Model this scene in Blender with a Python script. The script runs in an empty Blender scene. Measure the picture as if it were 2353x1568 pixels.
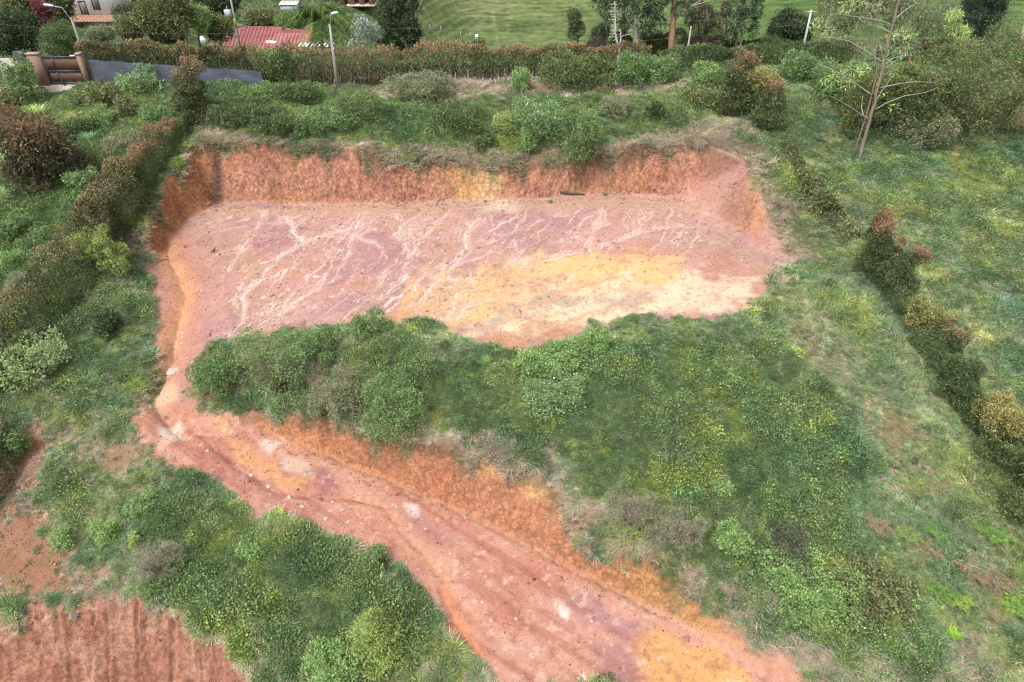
import bpy, math, random
import numpy as np
from mathutils import Vector, Matrix
from mathutils.geometry import delaunay_2d_cdt

# ------------------------------------------------------------------ camera, sky, sun, exposure
SC = bpy.context.scene
COL = SC.collection
F_PX, CU, CV, PITCH, CAMZ = 1608.0, 1176.5, 784.0, math.radians(36.7), 29.0
cam = bpy.data.cameras.new('camera'); cam_o = bpy.data.objects.new('camera', cam); COL.objects.link(cam_o)
cam.sensor_width = 36.0; cam.lens = 36.0 * F_PX / 2353.0
cam.clip_start = 0.5; cam.clip_end = 3000
cam_o.location = (0, 0, CAMZ); cam_o.rotation_euler = (math.pi / 2 - PITCH, 0, 0)
SC.camera = cam_o
SUN_EL, SUN_AZ = math.radians(58), math.radians(-35)       # high soft sun behind thin cloud, over the left shoulder
w = bpy.data.worlds.new('World'); SC.world = w; w.use_nodes = True
wn = w.node_tree.nodes; wl = w.node_tree.links
bg = wn['Background']; sky = wn.new('ShaderNodeTexSky'); sky.sky_type = 'NISHITA'; sky.sun_disc = False
sky.sun_elevation = SUN_EL; sky.sun_rotation = math.pi - SUN_AZ; sky.dust_density = 4.0; sky.air_density = 1.0
hs = wn.new('ShaderNodeHueSaturation'); hs.inputs['Saturation'].default_value = 0.18   # overcast: grey-white sky light
wl.new(sky.outputs[0], hs.inputs['Color']); wl.new(hs.outputs[0], bg.inputs['Color'])
bg.inputs['Strength'].default_value = 0.135
sl = bpy.data.lights.new('sun', 'SUN'); sl.energy = 1.25; sl.angle = math.radians(12); sl.color = (1, 0.96, 0.9)
so = bpy.data.objects.new('sun', sl); COL.objects.link(so); so.location = (0, 0, 80)
so.rotation_euler = (math.pi / 2 - SUN_EL, 0, SUN_AZ)
SC.view_settings.view_transform = 'Standard'; SC.view_settings.look = 'None'
SC.view_settings.exposure = 0.95; SC.view_settings.gamma = 1.0
SC.cycles.use_denoising = True; SC.cycles.denoising_prefilter = 'NONE'; SC.cycles.filter_width = 1.2; SC.cycles.adaptive_threshold = 0.015
SC.cycles.max_bounces = 6; SC.cycles.diffuse_bounces = 3; SC.cycles.transparent_max_bounces = 4

# ------------------------------------------------------------------ numpy helpers
RNG = np.random.default_rng(7)
def _h(ix, iy, s):
    n = (ix.astype(np.int64) * 374761393 + iy.astype(np.int64) * 668265263 + s * 1442695041) & 0xffffffff
    n = ((n ^ (n >> 13)) * 1274126177) & 0xffffffff
    n = (n ^ (n >> 16)) & 0xffffffff
    return n.astype(np.float64) / 4294967295.0
def vnoise(x, y, s=0):
    x = np.asarray(x, float); y = np.asarray(y, float)
    ix = np.floor(x); iy = np.floor(y); fx = x - ix; fy = y - iy
    fx = fx * fx * (3 - 2 * fx); fy = fy * fy * (3 - 2 * fy)
    a = _h(ix, iy, s); b = _h(ix + 1, iy, s); c = _h(ix, iy + 1, s); d = _h(ix + 1, iy + 1, s)
    return (a * (1 - fx) + b * fx) * (1 - fy) + (c * (1 - fx) + d * fx) * fy
def fbm(x, y, s=0, o=4, g=0.5):                    # about -1 .. 1
    t = 0; a = 1; n = 0
    for k in range(o):
        t = t + a * (vnoise(x * 2 ** k + 17.3 * k, y * 2 ** k - 9.1 * k, s + k) * 2 - 1); n += a; a *= g
    return t / n * 1.6
def sstep(a, b, x): t = np.clip((x - a) / (b - a), 0, 1); return t * t * (3 - 2 * t)
def lin(r, g, b):
    return np.array([(c / 255 / 12.92) if c <= 10 else ((c / 255 + .055) / 1.055) ** 2.4 for c in (r, g, b)])
def rays(u, v):
    u = np.asarray(u, float); v = np.asarray(v, float)
    a = (u - CU) / F_PX; b = (v - CV) / F_PX; cp, sp = math.cos(PITCH), math.sin(PITCH)
    return np.stack([a, cp - b * sp, -sp - b * cp], -1)
def at_z(u, v, z):                                 # the point at height z that the photograph shows at (u, v)
    d = rays(u, v); t = (z - CAMZ) / d[..., 2]
    return np.stack([d[..., 0] * t, d[..., 1] * t, np.zeros_like(t) + z], -1)
def at_y(u, v, y):                                 # the point at distance y
    d = rays(u, v); t = y / d[..., 1]
    return d * t[..., None] + np.array([0, 0, CAMZ])

# ------------------------------------------------------------------ terrain: surveyed break lines -> TIN -> height grid
def z_hill(y):                                     # the natural hillside this plot was cut into
    return np.interp(y, [-20, 0, 22, 34, 53, 70, 76, 81], [-18, -12, -6.5, -2.2, 2.9, 6.6, 7.0, 6.9])
def z_far(x, y):
    mid = np.interp(y, [76, 81, 90, 105, 130, 165, 190, 205, 240, 300, 420, 700], [7, 6.9, 4.5, 0.5, -9, -19, -22, -19, -8, 16, 62, 120])
    lef = np.interp(y, [76, 81, 90, 105, 130, 165, 190, 240, 300, 420, 700], [7, 6.8, 4, 0.3, -1.8, -3.8, -2.5, 4, 20, 60, 120])
    rig = np.interp(y, [76, 81, 90, 105, 130, 165, 190, 240, 300, 420, 700], [7, 6.9, 5, 1.5, -4, -11, -15, -6, 16, 60, 120])
    fx = sstep(-14, -42, x - (y - 100) * 0.05); gx = sstep(35, 75, x)
    return mid * (1 - fx) * (1 - gx) + lef * fx + rig * gx
LINES = {
 'hedge_foot': [(200,190,7.2),(590,203,6.9),(780,206,6.6),(1100,197,6.5),(1400,186,6.5),(1769,153,7.0),(2100,165,7.0),(2353,190,7.0)],
 'rim_back': [(445,312,5.0),(500,322,5.1),(600,326,5.1),(700,330,5.1),(860,350,4.5),(1000,368,3.6),(1100,375,3.4),(1200,370,3.6),(1330,352,4.2),(1500,335,4.7),(1600,318,5.0),(1690,312,5.1),
              (1720,370,4.3),(1748,440,3.3),(1765,490,2.4),(1800,540,1.4),(1830,600,0.6)],
 'rim_left': [(445,312,5.0),(432,340,4.7),(400,400,3.8),(365,468,2.6),(345,510,1.9),(332,560,0.9)],
 'foot_left': [(497,470,0.05),(430,500,0.0),(392,540,-0.1),(365,580,-0.3)],
 'foot_back': [(497,470,0.05),(600,469,.1),(800,470,.2),(1000,466,.3),(1100,462,.4),(1200,458,.5),(1400,445,.6),(1560,455,.6),(1640,500,.5),(1700,540,.4),(1745,580,.3)],
 'plat1': [(450,560,-.2),(700,560,.0),(1000,560,.15),(1300,560,.3),(1600,560,.4)],
 'plat2': [(480,660,-.6),(750,660,-.3),(1000,660,-.1),(1300,660,.05),(1650,660,.2)],
 'plat3': [(560,762,-1.0),(720,748,-.6),(860,745,-.35),(1000,753,-.25),(1180,790,-.35),(1300,760,-.1),(1500,742,.1),(1710,730,.25)],
 'crest': [(560,800,-.95),(720,785,-.3),(880,790,.2),(1020,800,.3),(1180,815,-.2),(1320,795,.55),(1500,775,.8),(1680,765,.55),(1790,790,.0)],
 'chan_l': [(350,600,-.1),(335,650,-.5),(352,740,-1.2),(375,820,-1.9),(340,875,-2.5),(322,925,-3.0),(345,990,-3.5)],
 'chan_m': [(392,600,-.55),(412,680,-1.15),(402,770,-1.9),(392,840,-2.5),(360,900,-3.0),(385,975,-3.7)],
 'chan_r': [(440,600,-.45),(462,700,-.95),(470,800,-1.4),(448,870,-2.2),(432,930,-3.1)],
 'cut_foot': [(470,985,-3.6),(600,985,-3.95),(700,1025,-4.3),(800,1060,-4.7),(900,1100,-5.0),(1000,1145,-5.3),(1090,1185,-5.6),(1200,1245,-5.9),(1350,1318,-6.3),(1500,1395,-6.7),(1650,1482,-7.1),(1800,1570,-7.5),(2000,1690,-8.0)],
 'cut_top': [(470,945,-3.3),(600,940,-2.9),(700,958,-2.5),(850,985,-1.9),(930,998,-1.8),(1100,1042,-1.9),(1230,1092,-2.2),(1320,1165,-2.9),(1400,1215,-3.5),(1550,1308,-4.6),(1700,1400,-5.6),(1850,1495,-6.4),(2060,1610,-7.2)],
 'mound1': [(620,870,-2.0),(800,880,-1.1),(1000,900,-.7),(1200,930,-.6),(1400,980,-1.0),(1600,1040,-2.0),(1750,1150,-3.2)],
 'road_edge': [(362,1045,-3.95),(430,1088,-4.25),(500,1115,-4.5),(700,1235,-5.25),(850,1268,-5.55),(950,1340,-5.95),(990,1400,-6.2),(1050,1480,-6.6),(1150,1568,-7.0),(1320,1700,-7.6)],
 'berm': [(300,1130,-4.3),(450,1180,-4.5),(650,1300,-5.15),(830,1400,-5.75),(980,1530,-6.5),(1080,1640,-7.1)],
 'lc_top': [(-250,1425,-6.5),(0,1402,-6.3),(150,1388,-6.2),(300,1388,-6.2),(420,1412,-6.4),(500,1470,-6.8),(590,1545,-7.2),(660,1650,-7.9)],
 'lc_foot': [(-250,1610,-10.6),(0,1592,-10.5),(150,1590,-10.5),(300,1590,-10.5),(430,1605,-10.5),(520,1660,-10.7),(570,1760,-11.2)],
 'lslope': [(-150,1150,-4.4),(20,1180,-4.7),(120,1120,-4.4),(220,1180,-4.8),(120,1290,-5.5),(260,1300,-5.5)],
 'track': [(1900,900,-1.3),(2000,1050,-2.6),(2150,1250,-4.2),(2300,1450,-5.6)],
 'hedge_r': [(1795,305,5.3),(1860,400,4.0),(1950,530,2.4),(2060,700,.7),(2160,850,-.7),(2260,1010,-2.0),(2353,1150,-3.2),(2480,1330,-4.7)],
 'hedge_l': [(435,290,5.3),(340,410,3.9),(250,540,2.3),(130,690,.6),(0,835,-.8),(-150,1000,-2.5)],
 'grass_l': [(300,620,.3),(210,720,-.5),(140,830,-1.3),(100,940,-2.5),(110,1020,-3.4)],
 'bank': [(520,255,6.1),(700,255,6.1),(900,265,6.0),(1200,270,5.9),(1450,255,6.0),(1650,240,6.2)],
}
def build_height():
    P2, Z, E = [], [], []
    for nm, L in LINES.items():
        a = np.array(L, float); w3 = at_z(a[:, 0], a[:, 1], a[:, 2])
        i0 = len(P2)
        for q in w3: P2.append((q[0], q[1])); Z.append(q[2])
        E += [(i0 + k, i0 + k + 1) for k in range(len(L) - 1)]
    own = np.array(P2)
    for y in (-5, 5, 12, 18, 24, 30, 36, 42, 48, 54, 60, 66, 72):     # the untouched hillside around the plot
        for x in (-75, -58, -46, -38, -31, -25, 25, 31, 38, 46, 58, 75):
            if np.min(np.hypot(own[:, 0] - x, own[:, 1] - y)) > 6.0 and not (abs(x) < 33 and y < 46) and not (abs(x) < 30):
                P2.append((x, y)); Z.append(float(z_hill(y)))
    for y in (-5, 4, 10):
        for x in (-20, -10, 0, 10, 20): P2.append((x, y)); Z.append(-11.5 - (10 - y) * .2)
    for x in (-75, -50, -30, -10, 10, 30, 50, 75):
        for y in (80.5, 84): P2.append((x, y)); Z.append(float(z_far(np.array(float(x)), np.array(float(y)))))
    vs, es, fs, ov, oe, of = delaunay_2d_cdt([Vector(p) for p in P2], E, [], 0, 1e-4)
    zz = np.array([np.mean([Z[k] for k in o]) if o else np.nan for o in ov]); vv = np.array([(v.x, v.y) for v in vs])
    for k in np.where(np.isnan(zz))[0]:                              # a crossing of two break lines: nearest surveyed height
        d = np.hypot(*(np.array(P2) - vv[k]).T); zz[k] = Z[int(np.argmin(d))]
    x0, y0, st = -75.0, -5.0, 0.1
    nx, ny = 1501, 891
    H = np.full((ny, nx), np.nan)
    for f in fs:
        p = vv[list(f)]; z = zz[list(f)]
        i0 = max(0, int((p[:, 0].min() - x0) / st)); i1 = min(nx, int((p[:, 0].max() - x0) / st) + 2)
        j0 = max(0, int((p[:, 1].min() - y0) / st)); j1 = min(ny, int((p[:, 1].max() - y0) / st) + 2)
        if i1 <= i0 or j1 <= j0: continue
        X, Y = np.meshgrid(x0 + st * np.arange(i0, i1), y0 + st * np.arange(j0, j1))
        d = (p[1, 1] - p[2, 1]) * (p[0, 0] - p[2, 0]) + (p[2, 0] - p[1, 0]) * (p[0, 1] - p[2, 1])
        if abs(d) < 1e-9: continue
        a = ((p[1, 1] - p[2, 1]) * (X - p[2, 0]) + (p[2, 0] - p[1, 0]) * (Y - p[2, 1])) / d
        b = ((p[2, 1] - p[0, 1]) * (X - p[2, 0]) + (p[0, 0] - p[2, 0]) * (Y - p[2, 1])) / d
        c = 1 - a - b; m = (a > -1e-6) & (b > -1e-6) & (c > -1e-6)
        S = H[j0:j1, i0:i1]; S[m] = (a * z[0] + b * z[1] + c * z[2])[m]
    H = np.where(np.isnan(H), z_hill(y0 + st * np.arange(ny))[:, None], H)
    def blur(A, n):
        for ax in (0, 1):
            pad = [(0, 0), (0, 0)]; pad[ax] = (n, n); B = np.pad(A, pad, 'edge'); c = np.cumsum(B, ax); z = np.zeros_like(np.take(c, [0], ax))
            c = np.concatenate([z, c], ax); L = 2 * n + 1
            A = (np.take(c, range(L, c.shape[ax]), ax) - np.take(c, range(0, c.shape[ax] - L), ax)) / L
        return A
    return blur(blur(H, 2), 2), x0, y0, st
HG, HX0, HY0, HST = build_height()
def tin(x, y):
    x = np.asarray(x, float); y = np.asarray(y, float)
    fx = np.clip((x - HX0) / HST, 0, HG.shape[1] - 1.001); fy = np.clip((y - HY0) / HST, 0, HG.shape[0] - 1.001)
    i = fx.astype(int); j = fy.astype(int); a = fx - i; b = fy - j
    near = (HG[j, i] * (1 - a) + HG[j, i + 1] * a) * (1 - b) + (HG[j + 1, i] * (1 - a) + HG[j + 1, i + 1] * a) * b
    t = np.maximum(sstep(80, 84, y), sstep(68, 75, np.abs(x)))
    far = np.where(y > 78, z_far(x, y), z_hill(y))
    return near * (1 - t) + far * t
def slope_of(x, y, e=0.35):
    return np.hypot(tin(x + e, y) - tin(x - e, y), tin(x, y + e) - tin(x, y - e)) / (2 * e)
def dist_line(px, py, L, wd=None):                # distance to a polyline (and width along it)
    best = np.full(px.shape, 1e9); par = np.zeros(px.shape); n = len(L) - 1
    for k in range(n):
        ax, ay = L[k][:2]; bx, by = L[k + 1][:2]; dx, dy = bx - ax, by - ay; q = dx * dx + dy * dy + 1e-9
        t = np.clip(((px - ax) * dx + (py - ay) * dy) / q, 0, 1); d = np.hypot(px - ax - t * dx, py - ay - t * dy)
        m = d < best; best = np.where(m, d, best); par = np.where(m, (k + t) / n, par)
    return best, par
def sd_poly(px, py, L):                           # signed distance, positive inside
    ins = np.zeros(px.shape, bool); n = len(L)
    for k in range(n):
        ax, ay = L[k][:2]; bx, by = L[(k + 1) % n][:2]
        c = ((ay > py) != (by > py)) & (px < (bx - ax) * (py - ay) / ((by - ay) if by != ay else 1e-9) + ax); ins ^= c
    d, _ = dist_line(px, py, list(L) + [L[0]])
    return np.where(ins, d, -d)
RUTS = []                                         # (world polyline, depth, half width): channels worn by running water
def height(x, y):
    x = np.asarray(x, float); y = np.asarray(y, float)
    s = slope_of(x, y); st = sstep(.5, 1.3, s)
    wa = (0.10 + 0.03 * st)
    wx = wa * (fbm(x * .9, y * .9, 3, 4)); wy = wa * (fbm(x * 1.1, y * 0.55, 9, 4)) + st * (.13 * fbm(x * 2.6, y * 2.6, 12, 4) + .05 * fbm(x * 5.5, y * 5.5, 15, 2))
    inplot = sstep(84, 78, y)
    h = tin(x + wx * inplot, y + wy * inplot)
    h = h + inplot * (0.05 * fbm(x * .35, y * .35, 21, 3) + 0.018 * fbm(x * 2.2, y * 2.2, 25, 3)) + (1 - inplot) * 0.5 * fbm(x * .05, y * .05, 31, 3)
    for L, dp, hw in RUTS:
        lx = [q[0] for q in L]; ly = [q[1] for q in L]
        m = (x > min(lx) - 3 * hw) & (x < max(lx) + 3 * hw) & (y > min(ly) - 3 * hw) & (y < max(ly) + 3 * hw)
        if m.any():
            d, _ = dist_line(x[m] + .12 * fbm(x[m] * 1.5, y[m] * 1.5, 41), y[m] + .12 * fbm(x[m] * 1.5, y[m] * 1.5, 47), L)
            h[m] = h[m] - dp * np.exp(-(d / hw) ** 2)
    return h
def ground(u, v, fast=False):                     # where the photograph's (u, v) meets the ground
    u = np.atleast_1d(np.asarray(u, float)); v = np.atleast_1d(np.asarray(v, float)); d = rays(u, v)
    d = d / np.linalg.norm(d, axis=-1, keepdims=True)
    lo = np.full(u.shape, 8.0); hit = np.full(u.shape, 600.0); done = np.zeros(u.shape, bool)
    ts = np.concatenate([np.arange(18, 95, .12), np.arange(95, 600, .8)])
    hp = None
    for i0 in range(0, len(ts), 64):
        T = ts[i0:i0 + 64]; X = d[:, None, 0] * T; Y = d[:, None, 1] * T; Zr = CAMZ + d[:, None, 2] * T
        below = Zr < tin(X, Y); any_ = below.any(1) & ~done
        idx = below.argmax(1); hit = np.where(any_, T[idx], hit); done |= any_
        if done.all(): break
    a = hit - .9; b = hit.copy()
    for _ in range(12):
        m = (a + b) / 2; bl = CAMZ + d[:, 2] * m < tin(d[:, 0] * m, d[:, 1] * m); b = np.where(bl, m, b); a = np.where(bl, a, m)
    q = d * b[:, None]; q[:, 2] += CAMZ
    return q
def gpoly(L): a = np.array(L, float); return [tuple(p) for p in ground(a[:, 0], a[:, 1])[:, :2]]

# ------------------------------------------------------------------ materials
def node_mat(name):
    m = bpy.data.materials.new(name); m.use_nodes = True
    return m, m.node_tree.nodes, m.node_tree.links, m.node_tree.nodes['Principled BSDF']
def ground_mat():
    m, n, l, b = node_mat('soil_and_turf')
    a = n.new('ShaderNodeAttribute'); a.attribute_name = 'col'
    tc = n.new('ShaderNodeTexCoord')
    n1 = n.new('ShaderNodeTexNoise'); n1.inputs['Scale'].default_value = 3.5; n1.inputs['Detail'].default_value = 8; n1.inputs['Roughness'].default_value = .72
    n2 = n.new('ShaderNodeTexNoise'); n2.inputs['Scale'].default_value = 22; n2.inputs['Detail'].default_value = 3
    n3 = n.new('ShaderNodeTexVoronoi'); n3.inputs['Scale'].default_value = 7.0
    for x in (n1, n2, n3): l.new(tc.outputs['Object'], x.inputs['Vector'])
    r1 = n.new('ShaderNodeMapRange'); r1.inputs['From Min'].default_value = .28; r1.inputs['From Max'].default_value = .72; r1.inputs['To Min'].default_value = .80; r1.inputs['To Max'].default_value = 1.17
    l.new(n1.outputs['Fac'], r1.inputs['Value'])
    r2 = n.new('ShaderNodeMapRange'); r2.inputs['From Min'].default_value = .3; r2.inputs['From Max'].default_value = .7; r2.inputs['To Min'].default_value = .86; r2.inputs['To Max'].default_value = 1.14
    l.new(n2.outputs['Fac'], r2.inputs['Value'])
    mu = n.new('ShaderNodeMath'); mu.operation = 'MULTIPLY'; l.new(r1.outputs[0], mu.inputs[0]); l.new(r2.outputs[0], mu.inputs[1])
    pb = n.new('ShaderNodeMapRange'); pb.inputs['From Min'].default_value = .10; pb.inputs['From Max'].default_value = .16; pb.inputs['To Min'].default_value = 1; pb.inputs['To Max'].default_value = 0
    l.new(n3.outputs['Distance'], pb.inputs['Value'])
    sep = n.new('ShaderNodeSeparateColor'); l.new(n3.outputs['Color'], sep.inputs[0])
    gt = n.new('ShaderNodeMath'); gt.operation = 'GREATER_THAN'; gt.inputs[1].default_value = .86; l.new(sep.outputs[0], gt.inputs[0])
    pm = n.new('ShaderNodeMath'); pm.operation = 'MULTIPLY'; l.new(pb.outputs[0], pm.inputs[0]); l.new(gt.outputs[0], pm.inputs[1])
    vm = n.new('ShaderNodeMixRGB'); vm.blend_type = 'MULTIPLY'; vm.inputs[0].default_value = 1; l.new(a.outputs['Color'], vm.inputs[1])
    cb = n.new('ShaderNodeCombineXYZ')
    for k in range(3): l.new(mu.outputs[0], cb.inputs[k])
    l.new(cb.outputs[0], vm.inputs[2])
    st = n.new('ShaderNodeMixRGB'); l.new(pm.outputs[0], st.inputs[0]); l.new(vm.outputs[0], st.inputs[1]); st.inputs[2].default_value = (.40, .31, .26, 1)
    fm = n.new('ShaderNodeMath'); fm.operation = 'MULTIPLY'; l.new(pm.outputs[0], fm.inputs[0]); l.new(a.outputs['Alpha'], fm.inputs[1]); l.new(fm.outputs[0], st.inputs[0])
    l.new(st.outputs[0], b.inputs['Base Color'])
    # steep faces: streaks down the fall and crumbs, from the surface's own slope
    ge = n.new('ShaderNodeNewGeometry'); sx = n.new('ShaderNodeSeparateXYZ'); l.new(ge.outputs['True Normal'], sx.inputs[0])
    ff = n.new('ShaderNodeMapRange'); ff.inputs['From Min'].default_value = .80; ff.inputs['From Max'].default_value = .5; l.new(sx.outputs['Z'], ff.inputs['Value'])
    mp = n.new('ShaderNodeMapping'); mp.inputs['Scale'].default_value = (2.2, 2.2, 1.7); l.new(tc.outputs['Object'], mp.inputs[0])
    n4 = n.new('ShaderNodeTexNoise'); n4.inputs['Scale'].default_value = 1.0; n4.inputs['Detail'].default_value = 5; n4.inputs['Roughness'].default_value = .65; l.new(mp.outputs[0], n4.inputs['Vector'])
    n5 = n.new('ShaderNodeTexNoise'); n5.inputs['Scale'].default_value = 5.0; n5.inputs['Detail'].default_value = 6; n5.inputs['Roughness'].default_value = .75; l.new(tc.outputs['Object'], n5.inputs['Vector'])
    wv = n.new('ShaderNodeVectorMath'); wv.operation = 'MULTIPLY_ADD'; wv.inputs[1].default_value = (.45, .45, .45); l.new(n5.outputs['Color'], wv.inputs[0]); l.new(tc.outputs['Object'], wv.inputs[2])
    vo = n.new('ShaderNodeTexVoronoi'); vo.feature = 'DISTANCE_TO_EDGE'; vo.inputs['Scale'].default_value = 2.3; l.new(wv.outputs[0], vo.inputs['Vector'])
    vr = n.new('ShaderNodeMapRange'); vr.inputs['From Max'].default_value = .16; vr.inputs['To Min'].default_value = -.16; vr.inputs['To Max'].default_value = .05; l.new(vo.outputs['Distance'], vr.inputs['Value'])
    a0 = n.new('ShaderNodeMath'); a0.operation = 'ADD'; l.new(n4.outputs['Fac'], a0.inputs[0]); l.new(vr.outputs[0], a0.inputs[1])
    ad = n.new('ShaderNodeMath'); ad.operation = 'ADD'; l.new(a0.outputs[0], ad.inputs[0]); l.new(n5.outputs['Fac'], ad.inputs[1])
    r4 = n.new('ShaderNodeMapRange'); r4.inputs['From Min'].default_value = .78; r4.inputs['From Max'].default_value = 1.24; r4.inputs['To Min'].default_value = .62; r4.inputs['To Max'].default_value = 1.30; l.new(ad.outputs[0], r4.inputs['Value'])
    fx = n.new('ShaderNodeMix'); fx.inputs[2].default_value = 1.0; l.new(ff.outputs[0], fx.inputs[0]); l.new(r4.outputs[0], fx.inputs[3])
    m5 = n.new('ShaderNodeMath'); m5.operation = 'MULTIPLY'; l.new(mu.outputs[0], m5.inputs[0]); l.new(fx.outputs[0], m5.inputs[1])
    for k in range(3): l.new(m5.outputs[0], cb.inputs[k])
    mu = m5
    bp = n.new('ShaderNodeBump'); bp.inputs['Strength'].default_value = .65; bp.inputs['Distance'].default_value = .14
    l.new(mu.outputs[0], bp.inputs['Height']); l.new(bp.outputs[0], b.inputs['Normal'])
    b.inputs['Roughness'].default_value = .93; b.inputs['Specular IOR Level'].default_value = .15
    return m
M = {'ground': ground_mat()}
def leaf_mat(name, inst=False):
    m, n, l, b = node_mat(name)
    a = n.new('ShaderNodeAttribute'); a.attribute_name = 'col'; out = a.outputs['Color']
    if inst:
        a.attribute_name = 'tint'; a.attribute_type = 'INSTANCER'
        c = n.new('ShaderNodeAttribute'); c.attribute_name = 'col'
        x = n.new('ShaderNodeMixRGB'); x.blend_type = 'MULTIPLY'; x.inputs[0].default_value = 1
        l.new(a.outputs['Color'], x.inputs[1]); l.new(c.outputs['Color'], x.inputs[2]); out = x.outputs[0]
    l.new(out, b.inputs['Base Color']); b.inputs['Roughness'].default_value = .62; b.inputs['Specular IOR Level'].default_value = .08
    tr = n.new('ShaderNodeBsdfTranslucent'); l.new(out, tr.inputs['Color'])
    mx = n.new('ShaderNodeMixShader'); mx.inputs[0].default_value = .40
    l.new(b.outputs[0], mx.inputs[1]); l.new(tr.outputs[0], mx.inputs[2]); l.new(mx.outputs[0], n['Material Output'].inputs[0])
    return m
M['leaf'] = leaf_mat('foliage'); M['tuft'] = leaf_mat('undergrowth', True)
def plain(name, rgb, rough=.8, noise=.25, scale=6.0, stretch=(1, 1, 1), bump=.2, metal=0.0):
    m, n, l, b = node_mat(name)
    tc = n.new('ShaderNodeTexCoord'); mp = n.new('ShaderNodeMapping'); mp.inputs['Scale'].default_value = stretch
    nz = n.new('ShaderNodeTexNoise'); nz.inputs['Scale'].default_value = scale; nz.inputs['Detail'].default_value = 6
    l.new(tc.outputs['Object'], mp.inputs[0]); l.new(mp.outputs[0], nz.inputs['Vector'])
    cr = n.new('ShaderNodeValToRGB'); c = np.array(rgb)
    cr.color_ramp.elements[0].position = .3; cr.color_ramp.elements[0].color = (*(c * (1 - noise)), 1)
    cr.color_ramp.elements[1].position = .7; cr.color_ramp.elements[1].color = (*np.minimum(c * (1 + noise), 1), 1)
    l.new(nz.outputs['Fac'], cr.inputs[0]); l.new(cr.outputs[0], b.inputs['Base Color'])
    bp = n.new('ShaderNodeBump'); bp.inputs['Strength'].default_value = bump; bp.inputs['Distance'].default_value = .05
    l.new(nz.outputs['Fac'], bp.inputs['Height']); l.new(bp.outputs[0], b.inputs['Normal'])
    b.inputs['Roughness'].default_value = rough; b.inputs['Metallic'].default_value = metal
    return m
def attr_mat(name, rough=.85):                    # colour from the mesh's own 'col' attribute with a fine grain
    m, n, l, b = node_mat(name)
    a = n.new('ShaderNodeAttribute'); a.attribute_name = 'col'
    tc = n.new('ShaderNodeTexCoord'); nz = n.new('ShaderNodeTexNoise'); nz.inputs['Scale'].default_value = 9; nz.inputs['Detail'].default_value = 6
    l.new(tc.outputs['Object'], nz.inputs['Vector'])
    r = n.new('ShaderNodeMapRange'); r.inputs['From Min'].default_value = .3; r.inputs['From Max'].default_value = .7; r.inputs['To Min'].default_value = .72; r.inputs['To Max'].default_value = 1.2
    l.new(nz.outputs['Fac'], r.inputs['Value'])
    x = n.new('ShaderNodeMixRGB'); x.blend_type = 'MULTIPLY'; x.inputs[0].default_value = 1; l.new(a.outputs['Color'], x.inputs[1])
    cb = n.new('ShaderNodeCombineXYZ')
    for k in range(3): l.new(r.outputs[0], cb.inputs[k])
    l.new(cb.outputs[0], x.inputs[2]); l.new(x.outputs[0], b.inputs['Base Color']); b.inputs['Roughness'].default_value = rough
    return m
M['bark'] = attr_mat('bark'); M['paint'] = attr_mat('painted_surface', .6)

# ------------------------------------------------------------------ mesh helpers
def mesh_obj(name, V, F, mat, parent=None, col=None, loc=None, smooth=False):
    """V (n,3), F list or array of equal-length faces; col (n,3|4) per vertex"""
    V = np.asarray(V, np.float32); me = bpy.data.meshes.new(name)
    groups = F if isinstance(F, list) and len(F) and isinstance(F[0], np.ndarray) and F[0].ndim == 2 else [np.asarray(F, np.int32)]
    nl = sum(g.size for g in groups); nf = sum(len(g) for g in groups)
    me.vertices.add(len(V)); me.vertices.foreach_set('co', V.ravel())
    me.loops.add(nl); me.polygons.add(nf)
    me.loops.foreach_set('vertex_index', np.concatenate([g.ravel() for g in groups]).astype(np.int32))
    tot = np.concatenate([np.full(len(g), g.shape[1], np.int32) for g in groups])
    me.polygons.foreach_set('loop_start', np.concatenate([[0], np.cumsum(tot)[:-1]]).astype(np.int32))
    me.polygons.foreach_set('loop_total', tot)
    if smooth: me.polygons.foreach_set('use_smooth', np.ones(nf, bool))
    me.update(calc_edges=True)
    if col is not None:
        c = np.asarray(col, np.float32)
        if c.ndim == 1: c = np.tile(c, (len(V), 1))
        if c.shape[1] == 3: c = np.concatenate([c, np.ones((len(c), 1), np.float32)], 1)
        at = me.color_attributes.new('col', 'FLOAT_COLOR', 'POINT'); at.data.foreach_set('color', np.clip(c, 0, 1).ravel())
    me.materials.append(mat)
    o = bpy.data.objects.new(name, me); COL.objects.link(o)
    if parent is not None: o.parent = parent
    if loc is not None: o.location = loc
    return o
def tag(o, label=None, cat=None, group=None, kind=None):
    for k, v in (('label', label), ('category', cat), ('group', group), ('kind', kind)):
        if v: o[k] = v
    return o
def thing(name, label, cat, loc=(0, 0, 0), rz=0.0, group=None):
    o = bpy.data.objects.new(name, None); COL.objects.link(o); o.location = Vector([float(c) for c in loc]); o.rotation_euler = (0, 0, rz); o.empty_display_size = .3
    return tag(o, label, cat, group)
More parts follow.
